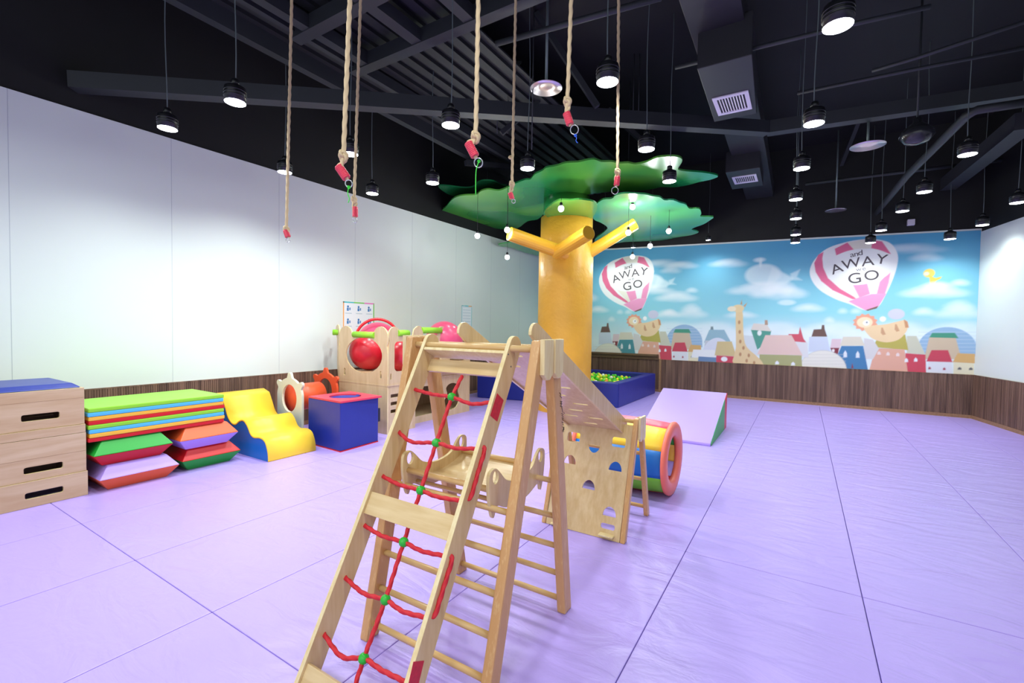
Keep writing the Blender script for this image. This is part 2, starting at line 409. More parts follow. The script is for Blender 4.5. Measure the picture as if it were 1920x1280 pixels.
        poly([(wx+52*s, wy-2*s), (wx+70*s, wy-10*s), (wx+64*s, wy+4*s), (wx+74*s, wy+10*s), (wx+54*s, wy+10*s)], (222, 240, 245), 0, .6, .04)
    cloud(1277, 497, 26, 7, .7); cloud(1365, 493, 30, 8, .7); cloud(1252, 588, 20, 8, .9); cloud(1390, 590, 24, 6, .9)
    eo(1475, 567, 16, 5, (235, 246, 250), 0, .6, .03)
    W_, CR, PK, PK2 = (238, 240, 240), (232, 228, 214), (226, 110, 148), (238, 150, 190)
    c = lambda l, ox=1440, oy=420, s=3.556: [(ox+x/s, oy+y/s) for x, y in l]
    for off in (OFF, 0):
        # balloon envelope
        poly(smooth(c([(640, 102), (530, 118), (400, 160), (320, 225), (280, 300), (290, 370), (345, 440), (450, 500), (550, 535), (650, 575), (735, 550), (785, 470), (825, 385), (858, 290), (865, 205), (825, 135), (750, 106)])), W_, off)
        poly(c([(370, 185), (335, 205), (308, 260), (318, 320), (355, 380), (430, 440), (560, 500), (600, 500), (480, 430), (400, 360), (368, 290), (362, 230)]), PK, off)
        poly(c([(445, 165), (530, 122), (575, 172), (455, 208)]), PK, off)
        poly(c([(685, 160), (700, 108), (760, 115), (820, 200), (800, 195), (740, 172)]), PK, off)
        poly(c([(530, 122), (640, 102), (700, 108), (686, 162), (575, 172)]), CR, off)
        poly(c([(465, 390), (560, 400), (610, 490), (590, 500)]), CR, off)
        poly(c([(560, 395), (660, 390), (680, 465), (610, 490)]), PK2, off)
        poly(c([(725, 465), (745, 385), (818, 310), (805, 390), (780, 465)]), PK2, off)
        poly(c([(535, 515), (610, 488), (690, 466), (790, 463), (735, 550), (650, 575)]), (240, 158, 200), off)
        poly(c([(650, 573), (735, 545), (725, 562), (665, 578)]), (120, 90, 80), off)
        q = ws(*c([(605, 285)])[0]); e1 = ws(*c([(842, 270)])[0]); e2 = ws(*c([(605, 165)])[0])
        ell(q[0]+off, q[1], e1[0]-q[0], (e2[1]-q[1]), W_, 1, .012, .07, True)
        # small sleepy lion lying in a basket-like boat
    # a little yellow animal leaning on a cloud
    eo(1742, 512, 11, 8, (226, 196, 92), 0); poly([(1742, 516), (1757, 522), (1752, 532), (1744, 536)], (222, 192, 80)); poly([(1750, 522), (1766, 518), (1764, 522), (1752, 528)], (222, 192, 80))
    eo(1737, 513, 5, 3.5, (244, 232, 190), 0); cloud(1756, 534, 20, 5, .9)
    # town: every house is (wall polygon, roof polygon)
    def windows(cs, off, w=2.2, h=4, col=(236, 240, 246)):
        for x, y in cs: poly([(x-w*.8, y+h*.7), (x+w*.8, y+h*.7), (x+w*.75, y-h*.3), (x, y-h), (x-w*.75, y-h*.3)], col, off)
    for off in (OFF, 0):
        poly(circle(1776, 655, 56, 42, 30, PI, 2*PI)+[(1832, 668), (1722, 668)], (150, 184, 214), off)       # blue brick dome
        for yy in range(622, 668, 7): poly([(1722, yy), (1832, yy), (1832, yy+1), (1722, yy+1)], (196, 214, 230), off, .7)
        poly(c([(1075, 755), (1250, 755), (1290, 900), (1040, 900)]), (206, 186, 160), off)
        poly(c([(1095, 725), (1245, 725), (1270, 760), (1075, 755)]), (70, 150, 124), off)
        poly(c([(925, 745), (990, 745), (1050, 870), (925, 860)]), (204, 204, 184), off)
        poly(c([(915, 860), (1050, 870), (1055, 1010), (915, 1010)]), (206, 74, 92), off)
        poly(c([(735, 745), (915, 735), (935, 840), (700, 820)]), (186, 174, 88), off)
        poly(c([(715, 825), (910, 835), (935, 1010), (665, 1010)]), (226, 172, 150), off)
        poly(c([(640, 760), (700, 770), (740, 830), (700, 900), (640, 900)]), (214, 212, 214), off)
        poly(c([(1070, 915), (1225, 915), (1230, 1020), (1055, 1010)]), (224, 226, 232), off)
        poly(c([(1090, 840), (1200, 840), (1230, 920), (1055, 915)]), (200, 70, 90), off)
        poly(c([(1235, 920), (1375, 925), (1375, 1020), (1235, 1020)]), (228, 222, 192), off)
        poly(c([(1265, 860), (1380, 865), (1380, 928), (1230, 920)]), (214, 172, 110), off)
        windows(c([(1077, 960), (1175, 965)]), off, 3, 3, (170, 60, 80)); windows(c([(1277, 963), (1352, 965)]), off, 4.5, 3, (96, 96, 100))
        windows(c([(740, 860), (800, 865), (865, 870)]), off, 4, 4, (236, 216, 214)); windows(c([(985, 905), (922, 908)]), off, 4, 4.5)
        poly(c([(425, 765), (490, 765), (480, 830), (415, 825)]), (222, 200, 208), off); poly(c([(415, 825), (475, 825), (465, 870), (425, 850)]), (130, 52, 66), off)
        eo(*c([(435, 843)])[0], 2.5, 3, (240, 236, 236), off)
        poly(c([(500, 750), (620, 750), (645, 810), (480, 812)]), (220, 214, 198), off)
        poly(c([(490, 812), (635, 812), (670, 990), (520, 980), (460, 880)]), (70, 128, 176) if off == 0 else (76, 146, 160), off)
        windows(c([(515, 868), (598, 872)]), off, 4.2, 7.5, (226, 232, 240)); poly(c([(555, 960), (562, 925), (570, 960)]), (140, 60, 70), off)
        poly(c([(275, 752), (395, 752), (415, 850), (270, 850)]), (204, 214, 232), off)
        poly(c([(290, 750), (305, 702), (355, 700), (360, 672), (375, 672), (378, 700), (395, 750)]), (110, 84, 76), off)
        poly(circle(1543, 693, 44, 36, 26, PI, 2*PI)+[(1587, 700), (1499, 700)], (232, 230, 220), off)    # pale cobbled dome
        for yy in range(664, 696, 6): poly([(1500, yy), (1586, yy), (1586, yy+.8), (1500, yy+.8)], (206, 204, 196), off, .6)
        poly(circle(1543, 693, 45, 37, 26, PI, 2*PI)[::1]+circle(1543, 693, 43.5, 35.5, 26, PI, 2*PI)[::-1], (200, 198, 190), off, .5)
    for off in (OFF, 0):
        hx_, hy_ = c([(648, 655)])[0]
        poly([(hx_+(20+4*(k % 2))*math.cos(k*PI/12), hy_+(14+3*(k % 2))*math.sin(k*PI/12)) for k in range(24)], (234, 164, 136), off)
        poly(smooth(c([(640, 690), (700, 675), (780, 668), (860, 650), (915, 640), (935, 672), (920, 720), (870, 770), (790, 788), (710, 770), (665, 735)])), (238, 208, 166), off)
        eo(hx_-1, hy_, 15, 10, (246, 224, 188), off); eo(hx_+2, hy_+1, 6, 5, (252, 252, 252), off); eo(hx_+3, hy_, 1.6, 1.6, (90, 100, 120), off)
        for dx in (0, 92): poly(c([(755+dx, 690-dx*.25), (765+dx, 690-dx*.25), (785+dx, 735-dx*.25), (765+dx, 740-dx*.25), (752+dx, 725-dx*.25)]), (206, 160, 124), off)
        eo(*c([(855, 600)])[0], 16, 10, (206, 206, 228), off); eo(*c([(765, 633)])[0], 6, 5, (244, 246, 248), off)
        poly(c([(905, 635), (930, 650), (940, 690), (915, 690)]), (206, 150, 110), off)
    # centre of the town, between the two repeats
    poly([(1330, 618), (1358, 618), (1370, 640), (1320, 642)], (150, 186, 202)); poly([(1333, 612), (1337, 612), (1338, 618), (1332, 618)], (120, 140, 150))
    poly([(1322, 638), (1372, 640), (1368, 680), (1318, 680)], (200, 206, 214))
    poly(circle(1345, 675, 30, 42, 24, PI, 2*PI)+[(1375, 685), (1315, 685)], (220, 224, 238))
    poly([(1300, 655), (1340, 656), (1346, 672), (1296, 670)], (236, 238, 240)); poly([(1310, 668), (1344, 670), (1344, 684), (1308, 682)], (110, 140, 180))
    poly([(1345, 640), (1372, 640), (1381, 668), (1340, 666)], (212, 192, 142)); poly([(1343, 666), (1379, 668), (1376, 684), (1343, 682)], (206, 74, 96)); eo(1358, 673, 6, 4.5, (240, 240, 244))
    poly([(1391, 628), (1420, 630), (1424, 668), (1396, 660)], (212, 220, 226))
    poly([(1408, 618), (1446, 620), (1442, 640), (1420, 655), (1414, 636)], (84, 156, 140)); poly([(1413, 606), (1438, 608), (1446, 621), (1408, 618)], (222, 214, 206)); poly([(1434, 600), (1439, 600), (1440, 609), (1434, 609)], (180, 150, 130)); eo(1424, 624, 4, 5, (236, 240, 240))
    poly([(1495, 640), (1500, 612), (1508, 640)], (204, 90, 104)); poly([(1478, 626), (1500, 626), (1512, 642), (1486, 642)], (208, 88, 104)); poly([(1490, 640), (1514, 642), (1516, 670), (1492, 668)], (222, 222, 226))
    poly([(1435, 628), (1484, 628), (1505, 666), (1420, 664)], (228, 198, 190)); poly([(1424, 664), (1503, 666), (1504, 690), (1424, 686)], (172, 172, 122)); windows([(1457, 680), (1487, 682)], 0, 4.5, 4)
    # giraffe
    poly(smooth([(1380, 581), (1392, 581), (1394, 625), (1400, 650), (1424, 672), (1428, 686), (1376, 684), (1380, 650)], 3), (228, 202, 156))
    eo(1384, 578, 11, 7, (230, 206, 160), 0); eo(1372, 579, 8, 5, (238, 226, 200), 0)
    poly([(1388, 570), (1391, 562), (1392, 571)], (196, 160, 120)); poly([(1394, 573), (1401, 567), (1397, 576)], (196, 160, 120))
    for x, y in ((1386, 604), (1387, 622), (1388, 640), (1394, 652), (1388, 664), (1404, 666), (1400, 676), (1414, 680)): eo(x, y, 2.2, 3.5, (186, 140, 104), 0)
    me = bpy.data.meshes.new('mural'); N = nx*nz
    co = np.stack([Xw, np.full_like(Xw, YB-.004), Zw], -1).reshape(-1, 3)
    idx = np.arange(N).reshape(nz, nx); f = np.stack([idx[:-1, :-1], idx[:-1, 1:], idx[1:, 1:], idx[1:, :-1]], -1).reshape(-1, 4)
    me.vertices.add(N); me.vertices.foreach_set('co', co.ravel())
    me.loops.add(f.size); me.loops.foreach_set('vertex_index', f.ravel().astype(np.int32))
    me.polygons.add(len(f)); me.polygons.foreach_set('loop_start', np.arange(0, f.size, 4, dtype=np.int32))
    me.update(calc_edges=True)
    at = me.color_attributes.new('paint', 'FLOAT_COLOR', 'POINT')
    at.data.foreach_set('color', np.concatenate([np.clip(img, 0, 1).reshape(-1, 3), np.ones((N, 1))], 1).ravel().astype(np.float32))
    m = bpy.data.materials.new('mural_print'); m.use_nodes = True; p = m.node_tree.nodes['Principled BSDF']; p.inputs['Roughness'].default_value = .6
    a = m.node_tree.nodes.new('ShaderNodeVertexColor'); a.layer_name = 'paint'; m.node_tree.links.new(a.outputs[0], p.inputs['Base Color'])
    me.materials.append(m)
    o = link(bpy.data.objects.new('mural', me))
    tag(o, 'long blue sky wall mural with pink striped balloons, giraffe and toy houses', 'mural')
    INK = mat('mural_ink', (86, 78, 84), .7); INK2 = mat('mural_ink_pale', (150, 146, 152), .7)
    for off in (OFF, 0):
        for s, x, y, sz, a, k in (('a', 560, 205, 46, .18, INK), ('n', 588, 200, 46, .12, INK), ('d', 616, 192, 48, .1, INK), ('A', 458, 300, 86, .35, INK), ('W', 555, 266, 84, .2, INK), ('A', 665, 250, 88, .1, INK), ('Y', 757, 237, 88, -.15, INK),
                                ('w', 604, 303, 34, .15, INK2), ('e', 640, 297, 36, .15, INK2), ('G', 578, 364, 92, .12, INK), ('O', 690, 344, 88, .02, INK)):
            px, py = c([(x, y)])[0]; q = atY(px, py, YB); sc = (atY(px, py-sz/3.556, YB)-q).z
            mtx = Matrix.Translation((q.x+off, YB-.007, q.z)) @ Matrix.Rotation(PI/2, 4, 'X') @ Matrix.Rotation(a, 4, 'Z') @ Matrix.Scale(1.12, 4, (1, 0, 0))
            text(s, sc*1.05, mtx, k, o, ext=.001)
    return o
build_mural()

# ------------------------------------------------------------------ ceiling steelwork, deck, pipes, duct
def struct(name, mb, m, bevel=0): return tag(mb.build(name, m, bevel=bevel), kind='structure')
dk = MB()                                          # corrugated roof deck
x = -4.7
while x < -3.0:
    dk.hexa([(x, .3, 4.36), (x+.10, .3, 4.36), (x+.10, 9.5, 4.30), (x, 9.5, 4.30)], [(x, .3, 4.42), (x+.10, .3, 4.42), (x+.10, 9.5, 4.36), (x, 9.5, 4.36)])
    dk.hexa([(x+.10, .3, 4.40), (x+.17, .3, 4.40), (x+.17, 9.5, 4.34), (x+.10, 9.5, 4.34)], [(x+.10, .3, 4.42), (x+.17, .3, 4.42), (x+.17, 9.5, 4.36), (x+.10, 9.5, 4.36)]); x += .17
struct('roof_deck', dk, DECK)
for a, b, w, h in (((-4.72, .2, 4.3), (-4.72, 9.6, 4.24), .10, .22), ((-4.2, .2, 4.25), (-4.2, 6.6, 4.22), .06, .12),
                   ((-4.25, 3.42, 4.2), (-.4, 3.42, 4.2), .12, .14), ((-4.25, 2.74, 4.2), (-.4, 2.74, 4.2), .12, .14),
                   ((-3.25, 1.4, 4.2), (-3.25, 3.42, 4.2), .12, .12), ((-4.0, 1.4, 4.2), (-4.0, 3.42, 4.2), .10, .12), ((-2.62, 1.4, 4.2), (-2.62, 3.42, 4.2), .11, .12),
                   ((-4.25, 1.45, 4.2), (-.4, 1.45, 4.2), .12, .14)):
    struct('ceiling_beam', MB().beam(a, b, w, h), STEEL)
struct('ceiling_beam', MB().beam((-5.83, 1.52, 3.62), (-.45, 6.75, 3.97), .14, .15), STEEL)
struct('ceiling_beam', MB().beam((-.45, 6.75, 3.97), (2.9, 7.15, 3.97), .14, .15), STEEL)
struct('ceiling_beam', MB().beam((-4.7, 6.0, 4.05), (-3.2, 9.8, 4.6), .08, .08), STEEL)
for a, b, D0, D1 in (((1005, 25), (1120, 200), 5.2, 5.2), ((940, 250), (1010, 190), 6, 6), ((1140, 205), (1215, 275), 6.5, 6.5), ((1700, 0), (1565, 340), 6, 9), ((900, 185), (1000, 90), 6.2, 6.2)):
    struct('ceiling_brace', MB().beam(atD(*a, D0), atD(*b, D1), .06, .06), STEEL)
def pipe(pts, r=.022, m=STEEL): struct('ceiling_pipe', MB().tube(pts, r, 8), m)
pipe([atZ(930, 82, 4.0), atZ(1240, -5, 4.0)], .026)
pipe([atZ(1266, 127, 4.0), atZ(1600, 45, 4.0), atZ(1745, 12, 4.0)], .02)
pipe([atZ(1495, 175, 4.1), atZ(1725, 128, 4.1), atZ(1920, 90, 4.1)], .02)
pipe([atZ(1635, 133, 3.9), atZ(1720, 108, 3.9), atZ(1925, 40, 3.9)], .018)
pipe([atZ(1510, 345, 4.1), atZ(1880, 300, 4.1)], .03)
pipe([atZ(1628, 418, 3.55), atZ(1700, 330, 3.6), atZ(1812, 217, 3.7), atZ(1832, 206, 3.7), atZ(1925, 192, 3.7)], .045)
struct('ceiling_beam', MB().beam(atZ(1778, 345, 3.9), atZ(1925, 225, 3.9), .2, .2), mat('dark_grey_beam', (40, 42, 48), .6))
for px, py, D in ((1000, 90, 4.5), (955, 60, 6), (963, 60, 6), (935, 60, 6), (1190, 60, 6), (1200, 62, 6)):
    p0 = atD(px, py, D); q = atD(px-3, py+190 if px < 1100 else py+155, D); pipe([(q.x, q.y, q.z), (q.x, q.y, CEIL)], .006)

DUCT = mat('duct_black', (36, 37, 42), .55, var=.1)
du = empty('air_duct', (-.8, 6, 4.0), 'dark painted air duct running along the ceiling to the mural', 'air duct')
MB().hexa([(-.98, 2.6, 4.3), (-.52, 2.6, 4.3), (-.56, 10.5, 4.05), (-1.04, 10.5, 4.05)], [(-.98, 2.6, 4.6), (-.52, 2.6, 4.6), (-.56, 10.5, 4.35), (-1.04, 10.5, 4.35)]).build('duct_run', DUCT, du, bevel=.01)
MB().hexa([(-.93, 4.75, 3.9), (-.46, 4.75, 3.9), (-.52, 6.05, 3.9), (-.97, 6.05, 3.9)], [(-.93, 4.75, 4.3), (-.46, 4.75, 4.3), (-.52, 6.05, 4.3), (-.97, 6.05, 4.3)]).build('duct_box', DUCT, du, bevel=.008)
MB().hexa([(-1.1, 8.0, 3.88), (-.62, 8.0, 3.88), (-.64, 9.0, 3.88), (-1.12, 9.0, 3.88)], [(-1.1, 8.0, 4.2), (-.62, 8.0, 4.2), (-.64, 9.0, 4.2), (-1.12, 9.0, 4.2)]).build('duct_box', DUCT, du, bevel=.008)
GR = mat('grille_white', (214, 208, 222), .4)
for (x0, x1, y0, y1, z) in ((-.90, -.55, 5.42, 5.88, 3.895), (-1.04, -.69, 8.28, 8.68, 3.875)):
    fr = plate('vent_frame', [(x0, y0), (x1, y0), (x1, y1), (x0, y1)], [[(x0+.04, y0+.05), (x1-.04, y0+.05), (x1-.04, y1-.05), (x0+.04, y1-.05)]], .012, XY(z), GR, du)
    n = 9
    s0 = None
    for k in range(n):
        xx = x0+.05+(x1-x0-.1)*(k+.5)/n
        MB().beam((xx, y0+.045, z), (xx, y1-.045, z), .012, .006, (.6, 0, 1)).build('slat', GR, fr)

def wall_sensor(): pass
# metal dishes hanging on pipes
for (px, py, w, z, lab) in ((1024, 165, 60, 3.7, 'large silver sprinkler dish on a grey pipe, beside the ropes'), (1627, 273, 56, 3.62, 'pinkish round sprinkler dish hanging at the right of the ceiling duct'), (1567, 394, 34, 3.55, 'small dim sprinkler dish above the mural, left of the long pipe')):
    q = atZ(px, py, z); D = (q-EYE).dot(F0); R = w*D/FOC/2
    t = empty('sprinkler', q, lab, 'sprinkler')
    MB().lathe([(0, .03), (R*.3, .025), (R, .0), (R, -.006), (R*.3, .015), (0, .018)], q, 28).build('dish', mat('sprinkler_metal', (206, 196, 206), .28, metal=.9), t)
    MB().tube([(q.x, q.y, q.z+.02), (q.x, q.y, 3.895 if px == 1627 else CEIL)], .014, 10).build('pipe', mat('galvanised', (120, 134, 134), .45, metal=.4), t)
q = atZ(1719, 252, 3.5)
t = empty('ceiling_speaker', q, 'dark round globe speaker hanging from ceiling above right lamps', 'speaker')
MB().xf_lathe([(0, -.11), (.10, -.085), (.15, -.02), (.14, .03), (.08, .09), (.04, .12), (.035, .17), (0, .18)], q, 20, 1, 1, 1).build('globe', mat('globe_black', (40, 42, 46), .2), t)
MB().tube([(q.x, q.y, q.z+.17), (q.x, q.y, CEIL)], .01, 8).build('rod', STEEL, t)
q = atY(1709, 416, 10.5)
tag(MB().box((q.x-.05, q.y, q.z-.05), (q.x+.05, 10.59, q.z+.05)).build('wall_box', GR, bevel=.008), 'tiny pale square box on the dark wall above the mural', 'box')

# ------------------------------------------------------------------ pendant spotlights
LAMPB = mat('lamp_black', (20, 22, 26), .3)
LENS = mat('lamp_lens', (240, 246, 255), .3, emit=14)
def make_lamp():
    t = empty('pendant_spotlight', (0, 0, 0), 'x', 'ceiling lamp', 'black pendant spotlights')
    MB().lathe([(.0, .13), (.03, .13), (.05, .12), (.072, .11), (.075, .10), (.075, .0), (.070, .0), (0, .004)], n=20).build('housing', LAMPB, t)
    fin = MB()
    for k in range(3): fin.lathe([(.074, .035+.02*k), (.079, .037+.02*k), (.079, .043+.02*k), (.074, .045+.02*k)], n=20)
    fin.build('cooling_rings', LAMPB, t)
    MB().lathe([(0, .175), (.02, .175), (.028, .165), (.03, .13), (0, .125)], n=14).build('socket', LAMPB, t)
    MB().lathe([(0, -.010), (.05, -.008), (.072, -.003), (.073, .004)], n=24).build('lens', LENS, t)
    pts = [(.006*math.sin(z*5), .006*math.cos(z*4)-.006, z) for z in [.15+.1822*k for k in range(10)]]
    MB().tube(pts, .0045, 6).build('cord', mat('cord_grey', (92, 104, 104), .6), t)
    l = bpy.data.lights.new('lamp_light', 'SPOT'); l.energy = LAMP_W; l.color = LAMP_COL; l.spot_size = math.radians(150); l.spot_blend = .8; l.shadow_soft_size = .07
    lo = bpy.data.objects.new('lamp_light', l); lo.location = (0, 0, -.03); COL.objects.link(lo); lo.parent = t
    return t
LP = [(314, 242, 0, 'leftmost black pendant spotlight, just above the white wall top'), (441, 193, 0, 'black pendant spotlight second from left, high against the black wall'),
 (534, 324, 0, 'pendant spotlight touching the white wall top, behind the leftmost rope'), (657, 290, 0, 'pendant spotlight shining behind the first thick rope'),
 (698, 364, 0, 'pendant spotlight low by the wall top, right of two close ropes'), (811, 344, 0, 'pendant spotlight just left of the green tree canopy'),
 (845, 236, 0, 'pendant spotlight hanging left of the middle thick rope on a pale cord'), (989, 317, 0, 'pendant spotlight close above the canopy top, right of the knotted rope'),
 (1139, 155, 0, 'bright pendant spotlight with twisted red blue wire near the thin right rope'), (1212, 281, 0, 'pendant spotlight just above the canopy, right of the thin right rope'),
 (1255, 341, 0, 'black pendant spotlight hanging in front of the right tip of green canopy'), (1571, 50, 0, 'largest and brightest pendant spotlight, at the top right of ceiling'),
 (1526, 233, 0, 'pendant spotlight on a pale cord below the largest bright lamp'), (1503, 317, 0, 'second lamp down in the column of lamps near the duct'),
 (1492, 375, 0, 'third lamp down in the column of lamps receding to the mural'), (1492, 411, 0, 'fourth lamp down in the column of lamps receding to the mural'),
 (1492, 441, -.05, 'lower lamp of the column, right at the top edge of mural'), (1491, 456, -.09, 'black lamp hanging in front of the mural, left of the large balloon'),
 (1632, 456, -.09, 'black lamp hanging right in front of the large balloon on the mural'), (1652, 433, -.03, 'small pendant spotlight just above the large balloon top'),
 (1692, 397, .03, 'pendant spotlight above the mural, left of the small pale wall box'), (1733, 361, .05, 'pendant spotlight below the dark round globe speaker'),
 (1814, 291, .1, 'wide black pendant spotlight beside the bend of the long pipe'), (1781, 449, -.11, 'black lamp in front of the mural right end, above the yellow animal'),
 (1842, 423, -.04, 'pendant spotlight at the corner of mural and right white wall'), (1908, 381, 0, 'pendant spotlight cut by the right edge above the white wall'),
 (1328, 451, 0, 'tiny far lamp at the mural top edge, right of the tree canopy'), (1133, 466, 0, 'tiny far lamp behind the yellow branch right of the trunk'), (1187, 465, 0, 'tiny far lamp between hanging bulbs right of the tree')]
lamp0 = make_lamp(); dim = None
for k, (px, py, dz, lab) in enumerate(LP):
    o = lamp0 if k == 0 else cp(lamp0)
    z = 3.08+dz if k < 26 else 3.22
    q = atZ(px, py-1, z)
    if q.y > YB-.5: q = atY(px, py-1, YB-.5)
    if q.x < XL+.12: q = atX(px, py-1, XL+.12)
    o.location = q; o['label'] = lab; o.rotation_euler.z = k*1.3
    for c_ in o.children:
        if c_.name.startswith('cord'): c_.scale.z = (CEIL-q.z+.01)/1.79
    if k >= 26:
        o.scale = (.62, .62, .62)
        for c_ in o.children:
            if c_.name.startswith('cord'): c_.scale.z /= .62
    if k >= 13 or k in (8, 11, 12):      # lamps towards the mural turned down so it doesn't overexpose
        for c_ in o.children:
            if c_.type == 'LIGHT':
                if dim is None: dim = c_.data.copy(); dim.energy = LAMP_W*.42
                c_.data = dim

# ------------------------------------------------------------------ artificial tree
TRK = mat('tree_yellow', (226, 166, 52), .42, bump=.5, bscale=11, var=.12, vscale=2)
BRN = mat('branch_yellow', (236, 176, 48), .35, bump=.1)
TC = Vector((-3.46, 7.22, 0))
tree = empty('artificial_tree', TC, 'large artificial tree with yellow column trunk and flat green canopy boards', 'tree')
MB().lathe([(.46, 0), (.462, .8), (.462, 2.72), (.45, 2.76), (.44, 2.86), (.44, 3.27), (0, 3.27)], TC, 40).build('trunk', TRK, tree)
def branch(a, b, r, Da, Db):
    A, B = atD(*a, Da), atD(*b, Db); MB().tube([A, B], r, 18).build('branch', BRN, tree, bevel=.012)
branch((1062, 476), (955, 438), .105, 7.35, 6.9)
branch((1042, 474), (1104, 436), .105, 7.3, 6.5)
branch((1100, 476), (1192, 419), .10, 7.75, 7.6)
def leafmat(name, a, b):
    m = bpy.data.materials.new(name); m.use_nodes = True; nt = m.node_tree; p = nt.nodes['Principled BSDF']; p.inputs['Roughness'].default_value = .22; p.inputs['Specular IOR Level'].default_value = .7
    g = nt.nodes.new('ShaderNodeNewGeometry'); n = nt.nodes.new('ShaderNodeTexNoise'); n.inputs['Scale'].default_value = .9; n.inputs['Detail'].default_value = 1
    nt.links.new(g.outputs['Position'], n.inputs[0]); r = nt.nodes.new('ShaderNodeValToRGB')
    r.color_ramp.elements[0].position = .35; r.color_ramp.elements[1].position = .65; r.color_ramp.elements[0].color = (*lin(a), 1); r.color_ramp.elements[1].color = (*lin(b), 1)
    nt.links.new(n.outputs[0], r.inputs[0]); nt.links.new(r.outputs[0], p.inputs['Base Color']); return m
LF1 = leafmat('canopy_green', (24, 132, 66), (98, 170, 62)); LF2 = leafmat('canopy_teal', (44, 150, 110), (72, 168, 76)); LF3 = leafmat('canopy_dark', (16, 92, 54), (28, 112, 62))
def board(pts, z, m, ox, oy, th=.024, tilt=0):
    P = [atZ(ox+x*.15625, oy+y*.15625, z) for x, y in pts]; P = [(p.x, p.y) for p in P]
    P = smooth(P, 3)
    plate('canopy_board', P, [], th, XY(z+th/2), m, tree)
A5 = lambda l: [(x, y) for x, y in l]
B6 = lambda l: [(x+1792, y) for x, y in l]
board(A5([(45, 780), (62, 725), (105, 690), (165, 615), (235, 570), (330, 552), (465, 545), (530, 498), (620, 482), (740, 497), (860, 448), (940, 410), (1050, 367), (1115, 362), (1170, 300), (1260, 258), (1310, 220), (1430, 200), (1540, 165), (1690, 155)])
      + B6([(0, 132), (90, 122), (180, 150), (300, 150), (390, 170), (500, 165), (590, 180), (730, 150), (850, 98), (1040, 85), (1130, 105), (1145, 150), (1095, 235), (1180, 262), (1400, 280), (1575, 318), (1500, 360), (1350, 392), (1200, 432), (1040, 455), (900, 452), (790, 475), (600, 498), (380, 500), (180, 520), (0, 545)])
      + A5([(1680, 592), (1500, 610), (1400, 650), (1330, 700), (1270, 780), (1200, 840), (1080, 862), (960, 945), (790, 955), (620, 950), (540, 930), (440, 888), (300, 860), (170, 845), (90, 820)]), 3.6, LF1, 820, 280)
board(A5([(1285, 755), (1330, 695), (1400, 642), (1480, 608), (1600, 612), (1700, 602)])+B6([(0, 612), (60, 622), (118, 655), (125, 710), (90, 790), (20, 860)])+A5([(1720, 892), (1560, 900), (1450, 865), (1330, 820)]), 3.22, LF1, 820, 280)
board([(105, 680), (130, 645), (200, 602), (300, 592), (350, 552), (450, 530), (560, 532), (700, 540), (790, 562), (880, 575), (935, 612), (1040, 610), (1120, 642), (1190, 662), (1235, 712), (1350, 712), (1375, 770), (1370, 806), (1520, 812), (1480, 850), (1400, 900), (1300, 935), (1260, 965), (1345, 992), (1250, 1030), (1100, 1052), (900, 1090), (650, 1105), (450, 1112), (270, 1145), (120, 1150), (100, 1080), (200, 1000), (250, 940), (170, 880), (100, 850), (60, 790)], 3.36, LF2, 1100, 280)
board([(10, 445), (120, 440), (300, 462), (420, 455), (480, 402), (560, 376), (680, 385), (770, 430), (850, 450), (800, 540), (500, 640), (230, 572), (110, 528)], 3.78, LF3, 820, 280)
board([(730, 1145), (840, 1122), (950, 1118), (1060, 1165), (1250, 1190), (1300, 1290), (1060, 1240), (900, 1180), (780, 1168)], 3.2, LF2, 820, 280)
MB().lathe([(0, 3.27), (.40, 3.27), (.40, 3.60), (0, 3.60)], TC, 32).build('trunk_top', LF1, tree)
# hanging steel rods that carry the boards
for (x, y) in ((-4.9, 6.9), (-2.2, 6.6), (-2.4, 8.6), (-4.6, 7.9)): MB().tube([(x, y, 3.4 if x > -3 and y > 8 else 3.64), (x, y, CEIL)], .006, 6).build('hanger_rod', STEEL, tree)
# bare bulbs hung around the tree
def make_bulb():
    t = empty('hanging_bulb', (0, 0, 0), 'x', 'light bulb', 'round light bulbs hung around the tree')
    MB().sphere((0, 0, 0), .042, 16, 10).build('globe', mat('bulb_glow', (250, 252, 255), .3, emit=9), t)
    MB().lathe([(0, .085), (.016, .085), (.02, .07), (.022, .038), (0, .035)], n=12).build('socket', LAMPB, t)
    MB().tube([(0, 0, .08), (0, 0, .95)], .003, 5).build('wire', LAMPB, t)
    l = bpy.data.lights.new('bulb_light', 'POINT'); l.energy = 16; l.color = LAMP_COL; l.shadow_soft_size = .042
    lo = bpy.data.objects.new('bulb_light', l); lo.location = (0, 0, -.06); COL.objects.link(lo); lo.parent = t
    return t
bulb0 = make_bulb()
for k, (px, py, D, lab) in enumerate([(895, 442, 7.4, 'leftmost glowing bulb, against the white wall left of tree'), (951, 431, 6.8, 'glowing bulb at the tip of the left yellow branch'), (951, 482, 8.2, 'glowing bulb low on the left, below the left yellow branch tip'),
        (1052, 391, 6.4, 'glowing bulb in front of the small round canopy board over trunk'), (1186, 384, 7.2, 'glowing bulb high in front of the right canopy board'), (1178, 436, 7.0, 'glowing bulb in front of the right yellow branch'),
        (1186, 481, 8.6, 'lowest glowing bulb, in front of the mural right of trunk'), (1219, 461, 8.0, 'glowing bulb at the mural top edge right of tree'), (1254, 433, 7.6, 'rightmost glowing bulb under the right canopy board')]):
    o = bulb0 if k == 0 else cp(bulb0); q = atD(px, py, D); q.z = min(q.z, 3.3); o.location = q; o['label'] = lab
    top = 3.6 if px < 1100 else 3.36
    if px == 1052: top = 3.22
    for c_ in o.children:
        if c_.name.startswith('wire'): c_.scale.z = max(.1, (top-q.z+.01)/.95)

